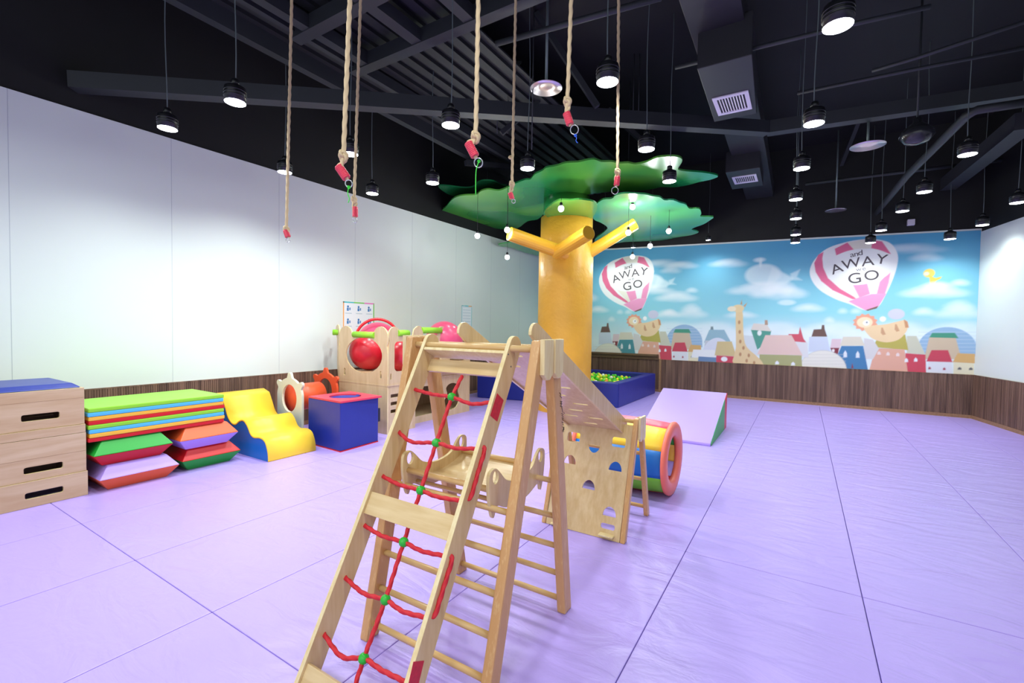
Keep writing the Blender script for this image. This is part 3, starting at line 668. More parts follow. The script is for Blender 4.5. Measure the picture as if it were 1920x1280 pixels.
# ------------------------------------------------------------------ climbing ropes hanging from the ceiling
def rope(p0, p1, r, name, m, parent, pitch=None, sag=0, n=12, step=None):
    p0, p1 = Vector(p0), Vector(p1); L = (p1-p0).length; pitch = pitch or r*6.5; N = max(4, int(L/(step or pitch/6)))
    pts = [p0.lerp(p1, i/N) for i in range(N+1)]
    return MB().tube(pts, r, n, twist=pitch).build(name, m, parent, fix=False)
def torus(mb, c, R, r, ax, N=24, n=8, sx=1):
    ax = Vector(ax).normalized(); a = ax.cross(Vector((0, 0, 1))).normalized() if abs(ax.z) < .95 else Vector((1, 0, 0)); b = ax.cross(a)
    vs = []; fs = []
    for i in range(N):
        t = 2*PI*i/N; d = a*math.cos(t)*sx+b*math.sin(t)
        for k in range(n):
            p_ = 2*PI*k/n; vs.append(Vector(c)+d*(R+r*math.cos(p_))+ax*r*math.sin(p_))
    for i in range(N):
        for k in range(n): fs.append((i*n+k, i*n+(k+1) % n, ((i+1) % N)*n+(k+1) % n, ((i+1) % N)*n+k))
    return mb.add(vs, fs, True)
GRS = mat('green_string', (60, 214, 60), .5); BLS = mat('blue_string', (40, 100, 220), .5)
VIEW = lambda q: (EYE-q).normalized()
def hang(top, knot, tape0, tape1, ring, D, r, lab, tail=None, mid=None, tw=.4, ring_k=.62):
    T, K = atD(*top, D), atD(*knot, D); d = (T-K).normalized(); T = K+d*((CEIL-K.z)/d.z)
    t = empty('climbing_rope', K, lab, 'rope', 'climbing ropes hanging from the ceiling')
    rope(T, K, r, 'rope', ROPE, t)
    A, B, R = atD(*tape0, D), atD(*tape1, D), atD(*ring, D)
    vw = VIEW(K); side = vw.cross(Vector((0, 0, 1))).normalized()
    kb = MB(); torus(kb, K, r*1.6, r*.75, vw, 16, 8); torus(kb, K-Vector((0, 0, r*1.2)), r*1.5, r*.8, (vw+side).normalized(), 16, 8)
    torus(kb, K+Vector((0, 0, r*.8))+side*r*.4, r*1.4, r*.7, (vw-side+Vector((0, 0, .8))).normalized(), 16, 8)
    kb.build('knot', ROPE, t)
    # folded loop from the knot round to the ring
    B2 = B+(B-A)*.15
    lp = smooth([tuple(K), tuple(K.lerp(A, .6)-side*r*1.2), tuple(A), tuple(B), tuple(B2)], 6, False)
    MB().tube(lp, r*.8, 10, twist=r*8).build('loop', ROPE, t)
    lp = smooth([tuple(K), tuple(K.lerp(B, .5)+side*r*1.3), tuple(B2)], 6, False)
    MB().tube(lp, r*.75, 10, twist=r*8).build('loop', ROPE, t)
    tp = MB(); N = 9
    for i in range(N):
        c_ = A.lerp(B, (i+.5)/N); torus(tp, c_, r*1.55, r*.55, (B-A), 14, 6)
    tp.tube([A, B], r*1.8, 14); tp.build('binding', REDT, t)
    mb = MB(); rr = (R-B).length*ring_k; rr = max(rr, r*1.1); torus(mb, R, rr, r*.28, (vw+side*tw).normalized(), 28, 8); mb.build('ring', CHROME, t)
    if mid: mb = MB(); m_ = atD(*mid, D); torus(mb, m_, r*1.2, r*.9, (vw+Vector((0, 0, 1))).normalized(), 14, 8); mb.build('knot', ROPE, t)
    if tail:
        mt, pts = tail; P = [atD(*p_, D) for p_ in pts]
        MB().tube(smooth([tuple(p_) for p_ in P], 4, False), r*.22, 6).build('string', mt, t)
        mb = MB(); torus(mb, P[0], r*.5, r*.3, vw, 12, 6); mb.build('string_knot', mt, t)
hang((656, 0), (644, 292), (635, 312), (650, 334), (654, 344), 1.95, .0092, 'first thick rope from left with red binding, ring and green string', (GRS, [(654, 351), (652, 362), (655, 372), (653, 380)]))
hang((897, 0), (892, 256), (878, 268), (891, 293), (897, 305), 1.95, .0092, 'thick middle rope with red binding and long green string over the canopy', (GRS, [(898, 302), (893, 318), (892, 340), (892, 366)]))
hang((1071, 0), (1064, 190), (1062, 212), (1069, 233), (1077, 243), 2.1, .0088, 'short thick rope right of centre with ring and blue string knot', (BLS, [(1079, 254), (1081, 259), (1080, 264), (1083, 268)]))
hang((547, 0), (537, 430), (536, 432), (540, 444), (540, 450), 3.4, .0100, 'leftmost thin rope, longest, ending in a ring before the white wall')
hang((676, 0), (664, 374), (666, 388), (666, 406), (665, 413), 3.4, .0100, 'thin rope just right of the first thick rope, ending over white wall')
hang((967, 0), (960, 345), (957, 362), (960, 372), (963, 377), 3.4, .0095, 'thin rope with extra knot hanging in front of the left canopy', mid=(958, 295))
hang((1160, 0), (1158, 322), (1158, 332), (1156, 347), (1153, 357), 3.3, .0100, 'rightmost thin rope with large open ring in front of the canopy')

# ------------------------------------------------------------------ the big A-frame
af = empty('indoor_climber', (-1.27, 1.72, 0), 'tall pine A-frame climbing frame with round rungs in the middle of the mats', 'climbing frame')
XR, XLf = -.9625, -1.61
def leg(parent, foot, topp, w=.045, d=.075, name='leg', m=None, bev=.008):
    f, t = Vector(foot), Vector(topp); h = Vector((w/2, 0, 0)); k = Vector((0, d/2, 0))
    MB().hexa([f-h-k, f+h-k, f+h+k, f-h+k], [t-h-k, t+h-k, t+h+k, t-h+k]).build(name, m or PINE, parent, bevel=bev)
FR = lambda s: Vector((XR, 1.405, 0)).lerp(Vector((XR, 1.765, 1.345)), s/1.345)     # front right leg axis at height s
BR = lambda s: Vector((XR, 2.065, 0)).lerp(Vector((XR, 1.87, 1.345)), s/1.345)
FL = lambda s: Vector((XLf, 1.40, 0)).lerp(Vector((-1.70, 1.765, 1.345)), s/1.345)
BL = lambda s: Vector((XLf-.01, 2.065, 0)).lerp(Vector((-1.70, 1.87, 1.345)), s/1.345)
for f in (FR, BR, FL, BL): leg(af, f(0), f(1.345))
for z in (.055, .20, .345, .49, .645): MB().tube([FL(z), FR(z)], .0135, 12).build('rung', DOWEL, af)
for z in (.055, .19, .335, .49, .67): MB().tube([BL(z), BR(z)], .0135, 12).build('rung', DOWEL, af)
MB().tube([FL(1.305), FR(1.305)], .0150, 12).build('rung', DOWEL, af)
MB().tube([BL(1.305), BR(1.305)], .0150, 12).build('rung', DOWEL, af)
for xx, s in ((XR+.0225, 1), (-1.7225, -1)):
    for y0, y1 in ((1.722, 1.808), (1.822, 1.908)):
        pr = [(y0, 1.35), (y0, 1.20), (y0+.03, 1.175), (y1-.03, 1.175), (y1, 1.20), (y1, 1.35)]
        plate('hinge_block', pr, [], .024, YZ(xx+s*.012), EDGE, af, bevel=.004)
# worn black lettering down the right rear leg, unreadable strokes
ink = mat('leg_ink', (50, 34, 34), .6); st = MB()
def onleg(px, py): q = atX(px, py, XR+.0225); return Vector((XR+.0237, q.y, q.z))
for seg in ([(1049, 736), (1051, 739), (1050, 742), (1053, 746)], [(1050, 752), (1054, 753)], [(1050, 756), (1054, 757)], [(1052, 753), (1052, 760)], [(1050, 761), (1054, 762)], [(1053, 763), (1055, 773)], [(1052, 775), (1056, 776), (1053, 779), (1056, 781)], [(1057, 773), (1058, 775)],
            [(1053, 783), (1056, 784), (1054, 786), (1056, 789)], [(1053, 791), (1056, 792)], [(1055, 794), (1056, 797)], [(1054, 800), (1057, 800), (1057, 806), (1054, 806)], [(1056, 801), (1056, 808)], [(1054, 809), (1057, 809)]):
    st.tube([onleg(*q) for q in seg], .0014, 5)
st.build('lettering', ink, af)

# ------------------------------------------------------------------ rope ladder leaning on the frame
ld = empty('rope_ladder', (-1.36, 1.1, 0), 'plywood rope ladder with red rope net and green beads leaning on frame', 'ladder')
def lb(z, back=0):   # side board edge line in the YZ plane
    return (1.05+.513*(z-.05) + (.078+.02*z/1.3)*(1 if back else 0), z - (.0))
top_c = (1.795, 1.335)
def side_board(xc, name='side_board'):
    fr_ = [(1.030, 0.0), (1.745, 1.335)]
    d = Vector((fr_[1][0]-fr_[0][0], fr_[1][1]-fr_[0][1])).normalized(); nrm = Vector((d.y, -d.x)); wd = .098
    a = Vector(fr_[0]); b = Vector(fr_[1]); c0 = b+nrm*wd/2
    arc = [tuple(c0+(-nrm*math.cos(t)*wd/2+d*math.sin(t)*wd/2)) for t in [PI*k/10 for k in range(11)]]
    foot = a+nrm*wd; k = foot.y/d.y; foot = foot-d*k
    pts = [tuple(a)]+arc+[tuple(foot)]
    plate(name, pts, [], .021, YZ(xc), PLY, ld, bevel=.002, emat=EDGE)
    return d, nrm, a
XB1, XB0 = -1.111, -1.610
dL, nL, aL = side_board(XB1); side_board(XB0)
def lp(x, s, off): q = aL+dL*s+nL*off; return Vector((x, q.x, q.y))   # s along the board from the foot, off into the depth
def cross(s0, s1, o0, o1, name='cross_board', m=PLYX):
    MB().hexa([lp(XB0+.0105, s0, o0), lp(XB1-.0105, s0, o0), lp(XB1-.0105, s0, o1), lp(XB0+.0105, s0, o1)],
              [lp(XB0+.0105, s1, o0), lp(XB1-.0105, s1, o0), lp(XB1-.0105, s1, o1), lp(XB0+.0105, s1, o1)]).build(name, m, ld, bevel=.002)
LT = 1.5145
def s_at(z): return z/dL.y
def zboard(z0, z1, y0, y1, name='cross_board'):
    MB().box((XB0+.0105, y0, z0), (XB1-.0105, y1, z1)).build(name, PLYX, ld, bevel=.002)
cross(s_at(1.285), s_at(1.298), .004, .10, 'top_board', EDGE)         # ledge under the rung
cross(s_at(1.212), s_at(1.270), .078, .094, 'top_board')               # board below the ledge
MB().tube([lp(XB0+.01, s_at(1.325), .05), lp(XB1-.01, s_at(1.325), .05)], .014, 12).build('top_rail', DOWEL, ld)
cross(s_at(.585), s_at(.668), .012, .030)
cross(s_at(.0), s_at(.082), .012, .030)
# red ropes: pixels on the ladder's front plane turned into points of that plane
nP = Vector((0, nL.x, nL.y)); pP = lp(XB1, 0, .045)
def onlad(px, py, off=0):
    d = cam_dir(px, py); p0 = pP+nP*off; return EYE+d*((p0-EYE).dot(nP)/d.dot(nP))
beads = [(847, 744), (818, 830), (789, 919), (757, 1016), (723, 1124), (682, 1234)]
left = [(772, 729), (742, 808), (710, 890), (677, 982), (641, 1079), (601, 1184)]
right = [(918, 750), (893, 838), (860, 936), (829, 1038), (794, 1152), (756, 1274)]
midL = [(812, 739), (772, 828), (748, 908), (716, 1004), (682, 1112), (640, 1230)]
midR = [(886, 757), (855, 840), (820, 931), (792, 1033), (756, 1146), (716, 1256)]
BP = []
RR = .0085
for i in range(6):
    A, B, C_ = onlad(*left[i]), onlad(*beads[i]), onlad(*right[i]); A.x = XB0+.006; C_.x = XB1-.005
    ml, mr = onlad(*midL[i]), onlad(*midR[i]); BP.append(B)
    pts = smooth([tuple(A), tuple(ml), tuple(B), tuple(mr), tuple(C_)], 22, False)
    MB().tube(pts, RR, 12, twist=.048).build('rung_rope', RED, ld, fix=False)
    # bead: a grooved ball round the crossing
    bd = MB().sphere(B, .0205, 18, 10); bo = bd.build('bead', GREENB, ld)
T0 = onlad(871, 668); T0 = lp(T0.x, s_at(1.2), .074); E0 = onlad(664, 1290)
cen = [T0]+BP+[E0]
fine = []
for a, b in zip(cen[:-1], cen[1:]): fine += [a.lerp(b, k/26) for k in range(26)]
fine.append(cen[-1])
E1 = lp(E0.x-.01, s_at(.06), .012); fine.append(E1)
MB().tube(fine, RR, 12, twist=.048).build('centre_rope', RED, ld, fix=False)
xo = XB1+.0105
def oside(px, py, o=0): q = atX(px, py, xo); return Vector((xo+o, q.y, q.z))
for a, b in (((906, 838), (879, 936)), ((845, 1043), (812, 1156))):
    A, B = oside(*a, -.004), oside(*b, -.004); m1, m2 = A.lerp(B, .07), A.lerp(B, .93); m1.x = m2.x = xo+.007
    m1.y += .006; 
    MB().tube(smooth([tuple(A), tuple(m1), tuple(m1.lerp(m2, .5)), tuple(m2), tuple(B)], 24, False), RR, 12, twist=.048).build('side_rope', RED, ld, fix=False)
STK = mat('red_sticker', (206, 32, 48), .4, var=.2, vscale=60)
for qd in ([(932, 737), (944, 750), (932, 790), (919, 779)], [(775, 1240), (795, 1238), (784, 1284), (765, 1284)]):
    P = [oside(*q) for q in qd]; MB().prism([p_ for p_ in P], (.0012, 0, 0)).build('sticker', STK, ld)
sc = MB()
for px, py in ((953, 664), (958, 687)): q = oside(px, py); sc.lathe([(0, .002), (.004, .001), (.004, 0)], q, 8, 'X')
sc.build('screws', mat('screw', (90, 90, 92), .4), ld)

# ------------------------------------------------------------------ rocker seat resting across the rungs
rk = empty('rocker_seat', (-1.27, 1.75, .62), 'curved plywood rocker seat with eyed end boards resting across frame rungs', 'seat')
prof = smooth([(1.462, .80), (1.472, .858), (1.510, .872), (1.545, .84), (1.60, .772), (1.68, .742), (1.76, .745), (1.83, .775), (1.875, .842), (1.912, .872), (1.95, .855), (1.958, .80), (1.95, .70), (1.93, .60), (1.915, .585), (1.895, .64), (1.80, .60), (1.70, .585), (1.60, .60), (1.53, .64), (1.505, .585), (1.487, .60), (1.468, .70)], 4)
my = lambda y: 1.555+(y-1.462)*.985
mz = lambda z: .60+(z-.585)*.715
prof = [(my(a), mz(b)) for a, b in prof]
for xx in (-1.083, -1.575):
    plate('end_board', prof, [circle(my(1.512), mz(.82), .021, .029, 16), circle(my(1.912), mz(.82), .021, .029, 16)], .016, YZ(xx), PLY, rk, bevel=.002, emat=EDGE)
sg = [(my(y), mz(.668+ .075*((y-1.71)/.22)**2)) for y in [1.49+.44*k/18 for k in range(19)]]
bed = [(y, z) for y, z in sg]+[(y, z-.009) for y, z in sg[::-1]]
MB().prism([(-1.567, y, z) for y, z in bed], (.476, 0, 0), False).build('curved_seat', PLYX, rk)
for yy in (1.500, 1.92): MB().tube([(-1.567, my(yy), mz(.745)), (-1.091, my(yy), mz(.745))], .014, 12).build('cross_rail', DOWEL, rk)
MB().tube([(-1.567, my(1.56), mz(.65)), (-1.091, my(1.56), mz(.65))], .010, 10).build('cross_rail', DOWEL, rk)

# ------------------------------------------------------------------ slide / ramp behind the frame
sl = empty('ramp', (-1.25, 3.1, .75), 'slotted plywood ramp with side rails sloping from tall frame to small frame', 'ramp')
s0, s1 = Vector((0, 1.93, 1.305)), Vector((0, 3.20, .665)); sd = (s1-s0).normalized(); sn = Vector((0, -sd.z, sd.y))
def sp(x, s, h): q = s0+sd*s+sn*h; return Vector((x, q.y, q.z))
SL = (s1-s0).length
F_ = frame(s0, (1, 0, 0), sd)   # x across, y down the slope
slots = []
for k in range(9):
    s_ = .10+.145*k
    for xc in ((-1.34, -1.16) if k % 2 else (-1.25,)):
        slots.append(rrect(xc-.05, s_-.012, xc+.05, s_+.012, .006, 2))
plate('ramp_bed', [(-1.455, -.02), (-1.055, -.02), (-1.055, SL), (-1.455, SL)], slots, .014, F_, PLY, sl, emat=EDGE)
for xx in (-1.047, -1.463):
    c0 = sp(0, -.085, .035)
    a0 = math.atan2(sd.z, sd.y)
    out = [(sp(0, SL+.02, .085).y, sp(0, SL+.02, .085).z)]
    top = [(c0.y+.048*math.cos(a0+t), c0.z+.048*math.sin(a0+t)) for t in [PI/2+PI*k/10 for k in range(8)]]
    lowend = sp(0, SL+.06, -.03); h1 = sp(0, .0, -.014)
    out = [(sp(0, SL-.02, .083).y, sp(0, SL-.02, .083).z)]+top+[(h1.y, h1.z), (sp(0, SL-.02, -.02).y, sp(0, SL-.02, -.02).z), (lowend.y, lowend.z)]
    plate('side_rail', out, [], .016, YZ(xx), PLY, sl, bevel=.002, emat=EDGE)

# ------------------------------------------------------------------ small climbing frame with panel
sf = empty('panel_climber', (-1.22, 3.2, 0), 'small climbing frame with a plywood front panel of cut-out finger holes', 'climbing frame')
pa, pb = Vector((0, 2.92, 0)), Vector((0, 3.175, .76)); pd = (pb-pa).normalized(); pn = Vector((0, -pd.z, pd.y))
PF = frame(pa, (1, 0, 0), pd)
def hc(px, py):
    d = cam_dir(960+px*.3125, 640+py*.3125); q = EYE+d*((pa-EYE).dot(pn)/d.dot(pn)); return (q.x, (q-pa).dot(pd))
def rhole(px, py, w=.10, h=.068): x, s = hc(px, py); return rrect(x-w/2, s-h/2, x+w/2, s+h/2, .014, 3)
def dhole(px, py, w=.095, h=.062, flip=False):
    x, s = hc(px, py); arc = circle(x, s-h/2, w/2, h, 12, 0, PI)
    if flip: arc = [(a, 2*s-b) for a, b in arc][::-1]
    return arc
holes = [rhole(641, 605), rhole(372, 573, .10), dhole(492, 644, .09, .055, True), dhole(350, 706), dhole(622, 748), dhole(463, 858), dhole(587, 1020), rhole(575, 1110, .10, .035), rhole(300, 870, .05, .03) if False else dhole(262, 800)]
plate('front_panel', [(-1.515, .0), (-.975, .0), (-.975, .77), (-1.515, .77)], holes, .014, PF, PLY, sf, emat=EDGE)
hx, hs = hc(575, 1140)
q0 = pa+pd*(hs-.01)
MB().box((hx-.05, q0.y-.05, q0.z-.012), (hx+.05, q0.y+.01, q0.z)).build('step_peg', EDGE, sf, bevel=.004)
for px, py in ((262, 1085),):
    x, s = hc(px, py); q0 = pa+pd*s; MB().box((x-.03, q0.y-.03, q0.z-.01), (x+.03, q0.y+.01, q0.z)).build('step_peg', EDGE, sf, bevel=.004)
for xx in (-.955, -1.535):
    leg(sf, (xx, 2.935, 0), (xx, 3.175, .78), .034, .05)
    leg(sf, (xx, 3.475, 0), (xx, 3.25, .78), .034, .05)
for z in (.07, .295, .50):
    y = 3.475-.225*z/.78; MB().tube([(-1.535, y, z), (-.955, y, z)], .014, 12).build('rung', DOWEL, sf)
MB().tube([(-1.535, 3.185, .755), (-.955, 3.185, .755)], .014, 12).build('rung', DOWEL, sf)
for xx, s in ((-.938, 1), (-1.552, -1)):
    for y0, y1 in ((3.15, 3.207), (3.215, 3.275)):
        plate('hinge_block', [(y0, .79), (y0, .64), (y0+.02, .622), (y1-.02, .622), (y1, .64), (y1, .79)], [], .018, YZ(xx+s*.009), EDGE, sf, bevel=.003)

# ------------------------------------------------------------------ foam barrel
bc = Vector((-.90, 4.03, 0)); bax = Vector((-1, .02, 0)).normalized(); br = .31
bfar = Vector((-1.5, 3.92, 0)); BL_ = .80
bar = empty('foam_barrel', bc+bax*BL_/2, 'hollow foam barrel with coloured stripes and coral end rings', 'foam barrel')
up = Vector((0, 0, 1)); bs = bax.cross(up).normalized()
def bpt(t, R, th): return bc+up*br+bax*t+(bs*math.cos(th)+up*math.sin(th))*R
cols = ['pink', 'yellow', 'blue', 'leaf', 'red', 'lavender', 'gold', 'green']
ths = [PI/2-.45, PI/2+.45]
for k in range(8):
    # pink on top, yellow then blue then green on the side that faces the frame
    c0 = PI/2+(k-.5)*PI/4
    for Ro, Rw, nm in ((br-.018, .012, 'outer'),):
        mb = MB(); vs = []; fs = []; nA, nT = 7, 9
        for j in range(nT):
            t = BL_*j/(nT-1); bul = .02*math.sin(PI*j/(nT-1))
            for i in range(nA):
                th = c0+PI/4*i/(nA-1); pf = 0.006*math.sin(PI*i/(nA-1)); vs.append(bpt(t, br-.022+bul+pf, th))
        for j in range(nT):
            t = BL_*j/(nT-1)
            for i in range(nA): vs.append(bpt(t, br-.12, c0+PI/4*i/(nA-1)))
        o2 = nA*nT
        for j in range(nT-1):
            for i in range(nA-1):
                a = j*nA+i; fs.append((a, a+1, a+nA+1, a+nA)); fs.append((o2+a, o2+a+nA, o2+a+nA+1, o2+a+1))
            fs.append((j*nA, j*nA+nA, o2+j*nA+nA, o2+j*nA)); a = j*nA+nA-1; fs.append((a, o2+a, o2+a+nA, a+nA))
        for j in (0, nT-1):
            for i in range(nA-1): a = j*nA+i; fs.append((a, o2+a, o2+a+1, a+1))
        mb.add(vs, fs, True); mb.build('padded_stripe', V[cols[k]], bar)
for t0 in (0, BL_):
    mb = MB(); vs = []; fs = []; N = 40
    sg_ = -1 if t0 == 0 else 1
    pr = [(br-.03, -sg_*.03), (br-.004, -sg_*.02), (br, 0), (br-.01, sg_*.012), (br-.05, sg_*.02), (br-.10, sg_*.014), (br-.125, 0), (br-.125, -sg_*.03)]
    for i in range(N):
        for (R, dt) in pr: vs.append(bpt(t0+dt, R, 2*PI*i/N))
    M_ = len(pr)
    for i in range(N):
        for k in range(M_): fs.append((i*M_+k, i*M_+(k+1) % M_, ((i+1) % N)*M_+(k+1) % M_, ((i+1) % N)*M_+k))
    mb.add(vs, fs, True); mb.build('end_ring', V['coral'], bar)

# ------------------------------------------------------------------ wedge
wg = empty('foam_wedge', (-1.35, 6.6, 0), 'lavender foam wedge ramp with green and red side lying before mural wall', 'foam wedge')
wx0, wx1 = -1.80, -.895
MB().prism([(wx0, 5.98, 0), (wx0, 5.98, .035), (wx0, 7.30, .5), (wx0, 7.12, 0)], (wx1-wx0-.004, 0, 0)).build('slope', V['lavender'], wg, bevel=.01)
MB().prism([(wx1-.004, 6.0, .004), (wx1-.004, 6.0, .03), (wx1-.004, 7.1, .425), (wx1-.004, 7.1, .004)], (.006, 0, 0)).build('side_panel', V['green'], wg)
MB().prism([(wx1-.004, 7.1, .004), (wx1-.004, 7.1, .425), (wx1-.004, 7.305, .497), (wx1-.004, 7.30, .004)], (.006, 0, 0)).build('side_panel', V['red'], wg)
MB().prism([(wx0, 7.12, .0), (wx0, 7.30, .495), (wx0, 7.32, .495), (wx0, 7.32, 0)], (wx1-wx0-.005, 0, 0)).build('back_panel', V['red'], wg)

# ------------------------------------------------------------------ ball pit
pit = empty('ball_pit', (-4.1, 9, 0), 'navy padded ball pit behind the yellow tree trunk in the corner', 'ball pit')
c_ = [(-5.42, 7.38), (-2.72, 7.92), (-2.70, 10.26), (-5.45, 10.28)]
th = .16; PH = .44
def inset(i, t):
    P = [Vector(c) for c in c_]; cc = sum(P, Vector((0, 0)))/4; d = (cc-P[i]); return P[i]+Vector((math.copysign(t, d.x), math.copysign(t, d.y)))
I = [inset(i, th) for i in range(4)]; O = [Vector(c) for c in c_]
for i in range(4):
    j = (i+1) % 4
    q = [O[i], O[j], I[j], I[i]]
    MB().hexa([(a.x, a.y, 0) for a in q], [(a.x, a.y, PH) for a in q]).build('padded_wall', V['navy'], pit, bevel=.02)
MB().prism([(a.x, a.y, .0) for a in I], (0, 0, .05)).build('base_pad', V['navy'], pit)
BC = {'green': ((70, 205, 30), 45), 'yellow': ((240, 225, 50), 40), 'lime': ((160, 225, 50), 25), 'orange': ((240, 140, 60), 12), 'white': ((236, 236, 226), 8)}
rg = random.Random(5); pts = []
protos = {}
names = [k for k, (c, w) in BC.items() for _ in range(w)]
tries = 0
while len(pts) < 230 and tries < 40000:
    tries += 1
    x = rg.uniform(-4.9, -2.95); y = rg.uniform(8.2, 9.95)
    if x > -3.0 and rg.random() < .7: continue
    hgt = .31+.085*math.exp(-((x+3.7)/.55)**2)*rg.uniform(.4, 1)
    if any((x-a)**2+(y-b)**2 < .0049 for a, b, _ in pts): continue
    pts.append((x, y, hgt))
for x, y, z in pts:
    k = rg.choice(names)
    if k not in protos:
        o = MB().sphere((0, 0, 0), .037, 14, 8).build('play_ball', mat('ball_'+k, BC[k][0], .3)); protos[k] = o
    else: o = protos[k].copy(); COL.objects.link(o)
    o.location = (x, y, z); tag(o, f'small {k} plastic play ball among the balls in the navy pit', 'ball', f'{k} play balls in the navy pit')
tag(MB().prism([(a.x, a.y, .05) for a in [inset(i, th+.003) for i in range(4)]], (0, 0, .225)).build('ball_filling', mat('ball_mix', (130, 190, 50), .6, var=.5, vscale=14), pit), kind='stuff')

# ------------------------------------------------------------------ cube with round hole
cu = empty('foam_cube', (-4.56, 3.55, 0), 'blue foam cube with a red top and round hole by the playhouse', 'foam cube')
ca = Vector((-4.25, 3.275, 0)); e1 = Vector((-.03, .56, 0)); e2 = Vector((-.62, .03, 0)); hh = .56
cb = [ca, ca+e1, ca+e1+e2, ca+e2]
MB().hexa([q+Vector((0, 0, .012)) for q in cb], [q+Vector((0, 0, hh-.02)) for q in cb]).build('body', V['royal'], cu, bevel=.012)
MB().hexa([q for q in cb], [q+Vector((0, 0, .012)) for q in cb]).build('base_panel', V['red'], cu)
FT = frame(ca+Vector((0, 0, hh-.010)), e2*-1, e1)
w_, l_ = e2.length, e1.length
plate('top_panel', [(-w_, 0), (0, 0), (0, l_), (-w_, l_)], [circle(-w_/2, l_/2, .18, .18, 32)], .02, FT, mat('vinyl_rose', (214, 58, 84), .38), cu)
cc_ = ca+e1/2+e2/2
MB().lathe([(.182, hh-.002), (.178, hh-.01), (.176, hh-.018), (0, hh-.0185)], cc_, 32).build('hole_lining', V['royal'], cu)
q = atY(641, 800, 3.3)
# dark carrying handle on the right side
MB().box((-4.36, 3.835, .24), (-4.29, 3.875, .40)).build('handle', mat('strap_black', (24, 26, 50), .6), cu, bevel=.004)

# ------------------------------------------------------------------ wave steps
wv = empty('wave_steps', (-5.0, 2.9, 0), 'yellow and blue foam wave steps between the mat stack and cube', 'foam steps')
wp = smooth([(-4.541, .0), (-4.55, .09), (-4.60, .19), (-4.69, .218), (-4.80, .208), (-4.87, .235), (-4.93, .31), (-5.0, .358), (-5.08, .345), (-5.16, .30), (-5.24, .305), (-5.32, .36), (-5.385, .47), (-5.44, .565)], 5, False)
poly_ = wp+[(-5.56, .60), (-5.60, .58), (-5.60, 0)]
MB().prism([(x, 2.635, z) for x, z in poly_], (0, .53, 0)).build('foam_core', V['blue'], wv)
tp_ = wp+[(-5.56, .60)]
outer = [(x, z) for x, z in tp_]; inner = []
for i, (x, z) in enumerate(outer):
    a = Vector(outer[max(0, i-1)]); b = Vector(outer[min(len(outer)-1, i+1)]); t_ = (b-a).normalized(); n_ = Vector((t_.y, -t_.x)); inner.append((x+n_.x*.012, max(0, z+n_.y*.012)))
MB().prism([(x, 2.632, z) for x, z in inner+outer[::-1]], (0, .536, 0), True).build('wavy_cover', V['yellow'], wv)

# ------------------------------------------------------------------ folded mats and trapezoid pads
def mat_stack(z0, lab, cols):
    t = empty('folded_mat', (-5.3, 1.84, z0), lab, 'gym mat', 'folded striped gym mats')
    for k, c in enumerate(cols):
        z = z0+.0345*k
        y0, y1 = 1.335+random.uniform(-.006, .006), 2.365+random.uniform(-.006, .006)
        MB().box((-5.50, y0, z), (-4.845+random.uniform(-.004, .004), y1, z+.0345)).build('mat_panel', V[c], t, bevel=.008)
mat_stack(.415, 'lower folded gym mat of the stripy stack, resting on foam pads', ['red', 'gold', 'sky', 'lime'])
mat_stack(.553, 'upper folded gym mat of the stripy stack with lime green top', ['red', 'gold', 'sky', 'lime'])
def pad(y0, y1, z, h, wide_low, c, lab, x1=-4.79, ins=.075):
    """trapezoid pad: wide face down or up"""
    x0 = -5.50
    def rect(i, zz): return [(x0+i, y0+i, zz), (x1-i, y0+i, zz), (x1-i, y1-i, zz), (x0+i, y1-i, zz)]
    lo, hi = (0, ins) if wide_low else (ins, 0)
    o = MB().hexa(rect(lo, z), rect(hi, z+h)).build('foam_pad', V[c], bevel=.008)
    tag(o, lab, 'foam pad', 'trapezoid foam pads under the mats')
pad(1.345, 1.905, .305, .108, True, 'green', 'green foam pad on top of the left pad pile beside the vaulting box')
pad(1.345, 1.905, .205, .100, False, 'red', 'red foam pad second from top in the left pad pile')
pad(1.375, 1.945, .105, .100, True, 'lavender', 'wrinkled lavender foam pad third from top in the left pad pile', x1=-4.77)
pad(1.375, 1.945, .000, .105, False, 'orange', 'orange foam pad at the bottom of the left pad pile', x1=-4.77)
pad(1.955, 2.475, .305, .108, True, 'orange', 'orange foam pad on top of the right pad pile under the mats')
pad(1.955, 2.475, .205, .100, False, 'lavender', 'lavender foam pad second from top in the right pad pile')
pad(1.985, 2.515, .105, .100, True, 'red', 'red foam pad third from top in the right pad pile', x1=-4.82)
pad(1.985, 2.515, .000, .105, False, 'green', 'green foam pad at the bottom of the right pad pile', x1=-4.82)

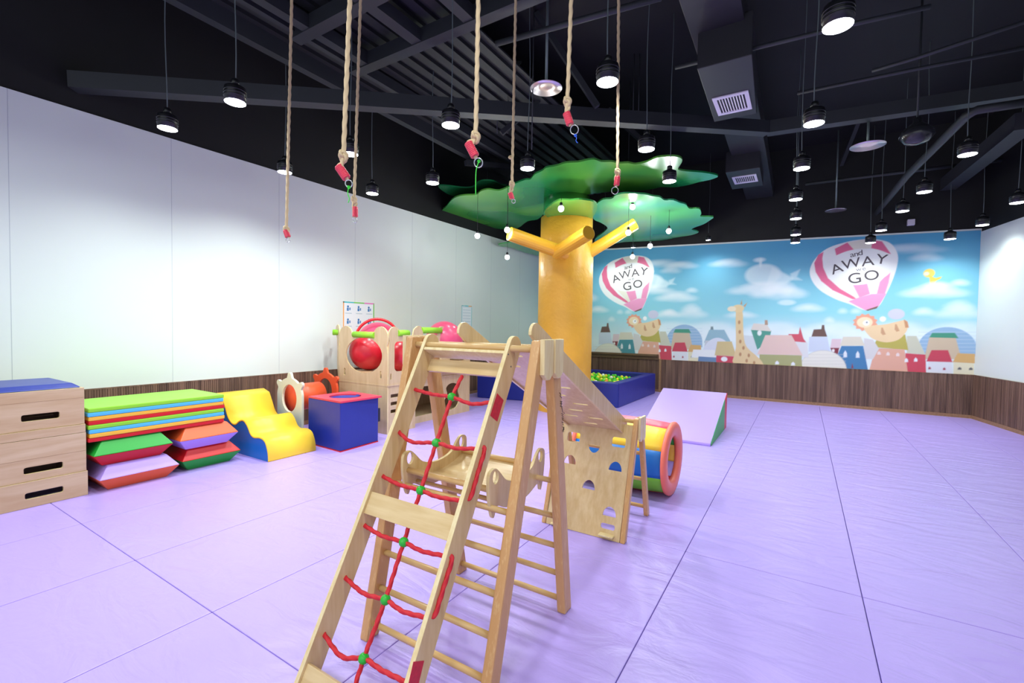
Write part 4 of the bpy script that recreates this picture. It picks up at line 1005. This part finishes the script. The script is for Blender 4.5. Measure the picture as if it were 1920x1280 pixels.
# ------------------------------------------------------------------ vaulting box sections
SLOT = mat('slot_dark', (20, 18, 18), .8)
def section(z0, z1, slot, lab, x1, y1, top=None, seam_z=None):
    t = empty('vaulting_box_section', (-5.3, .7, z0), lab, 'vaulting box', 'stacked vaulting box sections')
    x0, y0, th_ = -5.55, .10, .022
    hs_ = []
    if slot: a, b, za, zb = slot; hs_ = [rrect(a, za, b, zb, .012, 2)]
    g_ = .0015
    plate('front_board', [(y0, z0+g_), (y1, z0+g_), (y1, z1-g_), (y0, z1-g_)], hs_, th_, YZ(x1-th_/2), BOXW, t, bevel=.001, emat=EDGE)
    MB().box((x0, y0, z0+g_), (x0+th_, y1, z1-g_)).build('back_board', BOXW, t, bevel=.001)
    MB().box((x0+th_, y1-th_, z0+g_), (x1-th_, y1, z1-g_)).build('end_board', BOXW, t, bevel=.001)
    MB().box((x0+th_, y0, z0+g_), (x1-th_, y0+th_, z1-g_)).build('end_board', BOXW, t, bevel=.001)
    if seam_z:
        for s_ in seam_z: MB().box((x1-.0005, y0, s_), (x1+.0006, y1, s_+.002)).build('glue_line', mat('glue_line', (150, 118, 84), .6), t)
    return t
section(.0, .197, (.965, 1.177, .066, .113), 'lowest wooden vaulting box section with slot handle, on the mats', -4.838, 1.322)
section(.197, .508, (.962, 1.178, .253, .303), 'middle wooden vaulting box section with slot handle below centre', -4.845, 1.316, seam_z=(.36,))
section(.508, .575, None, 'thin slotless wooden vaulting box section between two slotted ones', -4.845, 1.314)
tb = section(.575, .868, (.955, 1.165, .645, .695), 'top wooden vaulting box section carrying the blue cushion', -4.852, 1.310, seam_z=(.785,))
MB().hexa([(-5.54, .11, .868), (-4.87, .11, .868), (-4.87, 1.30, .868), (-5.54, 1.30, .868)], [(-5.50, .16, .905), (-4.92, .16, .905), (-4.92, 1.255, .905), (-5.50, 1.255, .905)]).build('cushion', V['cushion'], tb, bevel=.012)

# ------------------------------------------------------------------ petal roller toy (cream and orange end boards, orange drum)
rt = empty('roller_toy', (-5.3, 3.6, 0), 'toy with cream and orange petal end boards joined by orange drum', 'play toy')
CRM = mat('cream_paint', (218, 216, 196), .4); ORG = mat('orange_paint', (228, 84, 44), .4)
def petal(cx, y, m, h0, W2, knobs=True, s=1):
    """end board with knobs round its top, in plane Y = y"""
    pts = []
    body = circle(cx, h0, W2, W2*.92, 40)
    out = [(cx+W2, 0.0)]
    for k in range(61):
        a = PI*k/60; r_ = W2*(1.0+ .0); kn = 0
        for c0 in (.2*PI, .5*PI, .8*PI): kn = max(kn, math.exp(-((a-c0)/.15)**4))
        out.append((cx+(r_+kn*.065)*math.cos(a), h0+(r_*.86+kn*.065)*math.sin(a)))
    out.append((cx-W2, 0.0))
    plate('end_board', out, [circle(cx, h0-.03, .145, .165, 30)], .03, XZ(y), m, rt, bevel=.003)
petal(-5.215, 3.30, CRM, .535, .25)
petal(-5.46, 3.97, ORG, .535, .25)
MB().lathe([(.0, .03), (.165, .03), (.165, .42), (0, .42)], (-5.30, 3.33, .49), 32, 'Y').build('drum', ORG, rt)

# ------------------------------------------------------------------ playhouse
ph = empty('playhouse', (-4.95, 5.0, 0), 'plywood ball playhouse with rounded posts, round windows and lime rails', 'playhouse')
LIME = mat('lime_foam', (140, 206, 40), .5)
HZ = .615
X0h, X1h, Y0h, Y1h = -5.42, -4.47, 4.16, 4.66
T = .018
plate('front_board', [(X0h, 0), (X1h, 0), (X1h, HZ), (X0h, HZ)], [], T, XZ(Y0h), PLYH, ph, emat=EDGE)
plate('side_board', [(Y0h+.01, 0), (Y1h, 0), (Y1h, HZ), (Y0h+.01, HZ)], [rrect(4.21, z, 4.36, z+.045, .008, 2) for z in (.465, .365, .265)]+[rrect(4.57, .12, 4.60, .17, .006, 2)], T, YZ(X1h-.009), PLYH, ph, emat=EDGE)
MB().box((X0h, Y0h+.012, .02), (X1h-.03, Y1h, .05)).build('bottom_board', PLYH, ph)
Y2h = 6.12; XB = -4.66
ap1 = [(4.82, .10), (5.26, .10), (5.26, .36), (5.20, .48), (5.10, .52), (4.96, .52), (4.86, .47), (4.82, .36)]
ap2 = smooth([(5.50, .14), (5.62, .09), (5.78, .12), (5.86, .25), (5.82, .36), (5.84, .44), (5.74, .50), (5.60, .50), (5.52, .44), (5.55, .34), (5.48, .25)], 3)
plate('side_board', [(Y1h, 0), (Y2h, 0), (Y2h, HZ), (Y1h, HZ)], [ap1, ap2], T, YZ(XB), PLYH, ph, emat=EDGE)
MB().box((X0h, Y1h, .06), (XB-.01, Y2h, .078)).build('bottom_board', PLYH, ph)
MB().box((X0h, Y0h+.01, 0), (X0h+T, Y2h, HZ)).build('back_board', PLYH, ph)
MB().box((X0h, Y2h-T, 0), (XB, Y2h, HZ)).build('end_board', PLYH, ph)
MB().box((X0h-.005, Y0h-.012, HZ), (X1h+.008, Y1h, HZ+.02)).build('deck_board', PLYH, ph)
MB().box((X0h-.005, Y1h, HZ), (XB+.02, Y2h, HZ+.02)).build('deck_board', PLYH, ph)
MB().box((X0h+.02, Y0h+.02, .742), (X1h-.03, Y2h-.02, .76)).build('deck_board', PLYH, ph)
def crown(name, a0, a1, m_, plane, holes, ztop=1.385, zval=1.265, zb=HZ+.02, lobe=.105):
    """board whose top has a rounded lobe at either end and a low valley between"""
    l = min(lobe, (a1-a0)/4)
    cA, cB = a0+l, a1-l
    neck = lambda cx, s: []
    pts = [(a0, zb), (a1, zb), (a1, ztop-2.6*l)]
    pts += [(cB+l*.86, ztop-1.9*l), (cB+l*.98, ztop-1.5*l)]
    pts += [(cB+l*math.cos(t), ztop-l+l*math.sin(t)) for t in [PI*k/10 for k in range(0, 9)]]
    pts += [(cB-l*1.0, zval), (cA+l*1.0, zval)]
    pts += [(cA+l*math.cos(t), ztop-l+l*math.sin(t)) for t in [PI*k/10 for k in range(2, 11)]]
    pts += [(cA-l*.98, ztop-1.5*l), (cA-l*.86, ztop-1.9*l), (a0, ztop-2.6*l)]
    return plate(name, pts, holes, T, plane, m_, ph, emat=EDGE)
cx = (X0h+X1h)/2+.02
crown('crown_board', X0h, X1h, PLYH, XZ(Y0h), [circle(cx+.0, 1.0, .355, .235, 36), rrect(X0h+.10, .66+.05, X0h+.13, .66+.15, .01, 2), rrect(X1h-.14, .66+.05, X1h-.11, .66+.15, .01, 2)], lobe=.135, zval=1.275)
MB().tube([(cx-.20, Y0h, 1.27), (cx+.21, Y0h, 1.27)], .042, 16).build('foam_rail', LIME, ph)
crown('crown_board', Y0h+.012, 4.80, PLYH, YZ(X1h-.009), [rrect(4.27, .80, 4.68, 1.19, .06, 4), rrect(4.20, .70, 4.22, .78, .006, 2)], lobe=.10)
MB().tube([(X1h-.009, 4.33, 1.30), (X1h-.009, 4.52, 1.30)], .042, 16).build('foam_rail', LIME, ph)
crown('crown_board', 4.82, 5.50, PLYH, YZ(XB), [rrect(4.93, .85, 5.39, 1.17, .06, 4)], lobe=.09, ztop=1.40)
crown('crown_board', 5.50, 6.12, PLYH, YZ(XB), [rrect(5.60, .85, 6.00, 1.17, .06, 4)], lobe=.09, ztop=1.40)
MB().tube([(XB, 4.96, 1.335), (XB, 5.38, 1.335)], .045, 16).build('foam_rail', LIME, ph)
MB().tube([(XB, 5.62, 1.335), (XB, 6.10, 1.335)], .045, 16).build('foam_rail', LIME, ph)
MB().tube([(-5.3, Y2h, 1.35), (-4.8, Y2h, 1.35)], .045, 16).build('foam_rail', LIME, ph)
crown('crown_board', X0h, XB, PLYH, XZ(Y2h), [rrect(X0h+.14, .85, XB-.14, 1.15, .06, 4)], lobe=.10, ztop=1.40)
# side board turned towards the wall
wpn = frame((-5.46, 4.20, 0), (-.30, .14, 0), (0, 0, 1))
out = smooth([(.0, .66), (.05, .62), (.12, .72), (.15, .85), (.15, 1.05), (.17, 1.2), (.24, 1.27), (.24, 1.36), (.14, 1.40), (.05, 1.36), (.03, 1.25), (.05, 1.1), (.04, .9)], 4)
plate('door_board', out, [], T, wpn, PLYH, ph, emat=EDGE)
q = wpn @ Vector((.14, 1.29, .0)); MB().tube([q-Vector((.05, .05, 0)), q+Vector((.05, .05, 0))], .042, 14).build('foam_rail', LIME, ph)
# gym balls in the playhouse
GB = mat('gym_ball_red', (206, 34, 52), .3); GP = mat('gym_ball_pink', (226, 80, 120), .28)
def gball(px, py, Y, r, m, lab, z=None, top=None):
    q = atY(px, py, Y); zc = .76+r if z is None else z
    if top: zc = atY(px, top, Y).z-r
    o = MB().sphere((q.x, q.y, zc), r, 36, 20).build('gym_ball', m); tag(o, lab, 'ball', 'large gym balls in the playhouse'); return o
gball(692, 655, 4.50, .27, GB, 'red gym ball seen through the round front window of the playhouse')
gball(754, 655, 4.62, .235, GB, 'red gym ball seen through the side window of the playhouse', .995)
gball(708, 645, 4.78, .31, GP, 'largest pink gym ball rising above the playhouse front corner', top=604)
gball(833, 640, 5.62, .29, GP, 'pink gym ball rising above the far end of the playhouse', top=602)
q = atY(708, 598, 4.62); hp = MB(); torus(hp, (q.x, 4.62, q.z-.30), .30, .02, (.72, -.69, 0), 40, 8)
tag(hp.build('hoop', mat('hoop_red', (214, 30, 44), .35)), 'red ring round the largest pink ball above the playhouse', 'hoop')

# ------------------------------------------------------------------ posters on the left wall
def poster(y0, y1, z0, z1, lab, cols, cells, rows):
    t = empty('poster', (XL+.003, (y0+y1)/2, z0), lab, 'poster')
    MB().box((XL+.001, y0, z0), (XL+.006, y1, z1)).build('sheet', mat('paper', (232, 240, 246), .5), t)
    b = .018; seq = [((y0, z1-b), (y1, z1)), ((y1-b, z0), (y1, z1)), ((y0, z0), (y1, z0+b)), ((y0, z0), (y0+b, z1))]; k = 0
    for (a, c0), (d, e) in seq:
        horiz = (d-a) > (e-c0)
        for i in range(3):
            if horiz: A, B_, C2, D2 = a+(d-a)*i/3, a+(d-a)*(i+1)/3, c0, e
            else: A, B_, C2, D2 = a, d, c0+(e-c0)*i/3, c0+(e-c0)*(i+1)/3
            MB().box((XL+.006, A, C2), (XL+.0075, B_, D2)).build('border', mat('border_%d' % cols[k % len(cols)], [(60, 190, 200), (110, 200, 80), (230, 110, 190), (240, 170, 90), (70, 140, 210), (150, 210, 215)][cols[k % len(cols)]], .5), t); k += 1
    ink_ = mat('poster_blue', (70, 130, 190), .6)
    for r_ in range(rows):
        for c_i in range(cells):
            cy = y0+(y1-y0)*(c_i+.5)/cells; cz = z1-(z1-z0)*(r_+.55)/rows
            if cells > 1:
                MB().lathe([(0, .0015), (.018, .001), (.018, 0)], (XL+.006, cy-.01, cz+.035), 10, 'X').box((XL+.006, cy-.03, cz-.03), (XL+.0072, cy+.005, cz+.015)).box((XL+.006, cy+.015, cz-.02), (XL+.0072, cy+.035, cz+.02)).build('pictogram', ink_, t)
                MB().box((XL+.006, cy-.06, cz-.072), (XL+.0068, cy+.06, cz-.062)).build('text_line', mat('poster_grey', (180, 200, 214), .6), t)
            else: MB().box((XL+.006, y0+.04, cz-.004), (XL+.0068, y1-.04, cz+.004)).build('text_line', mat('poster_grey', (180, 200, 214), .6), t)
poster(4.54, 5.135, 1.16, 1.75, 'square white poster with rainbow border and blue pictograms above the playhouse', [0, 1, 2, 1, 1, 1, 3, 3, 4, 4, 3, 3], 3, 3)
poster(7.39, 7.73, 1.30, 1.83, 'narrow pale poster with fine text rows, nearest the tree trunk', [5, 0, 3, 5, 5, 5], 1, 9)
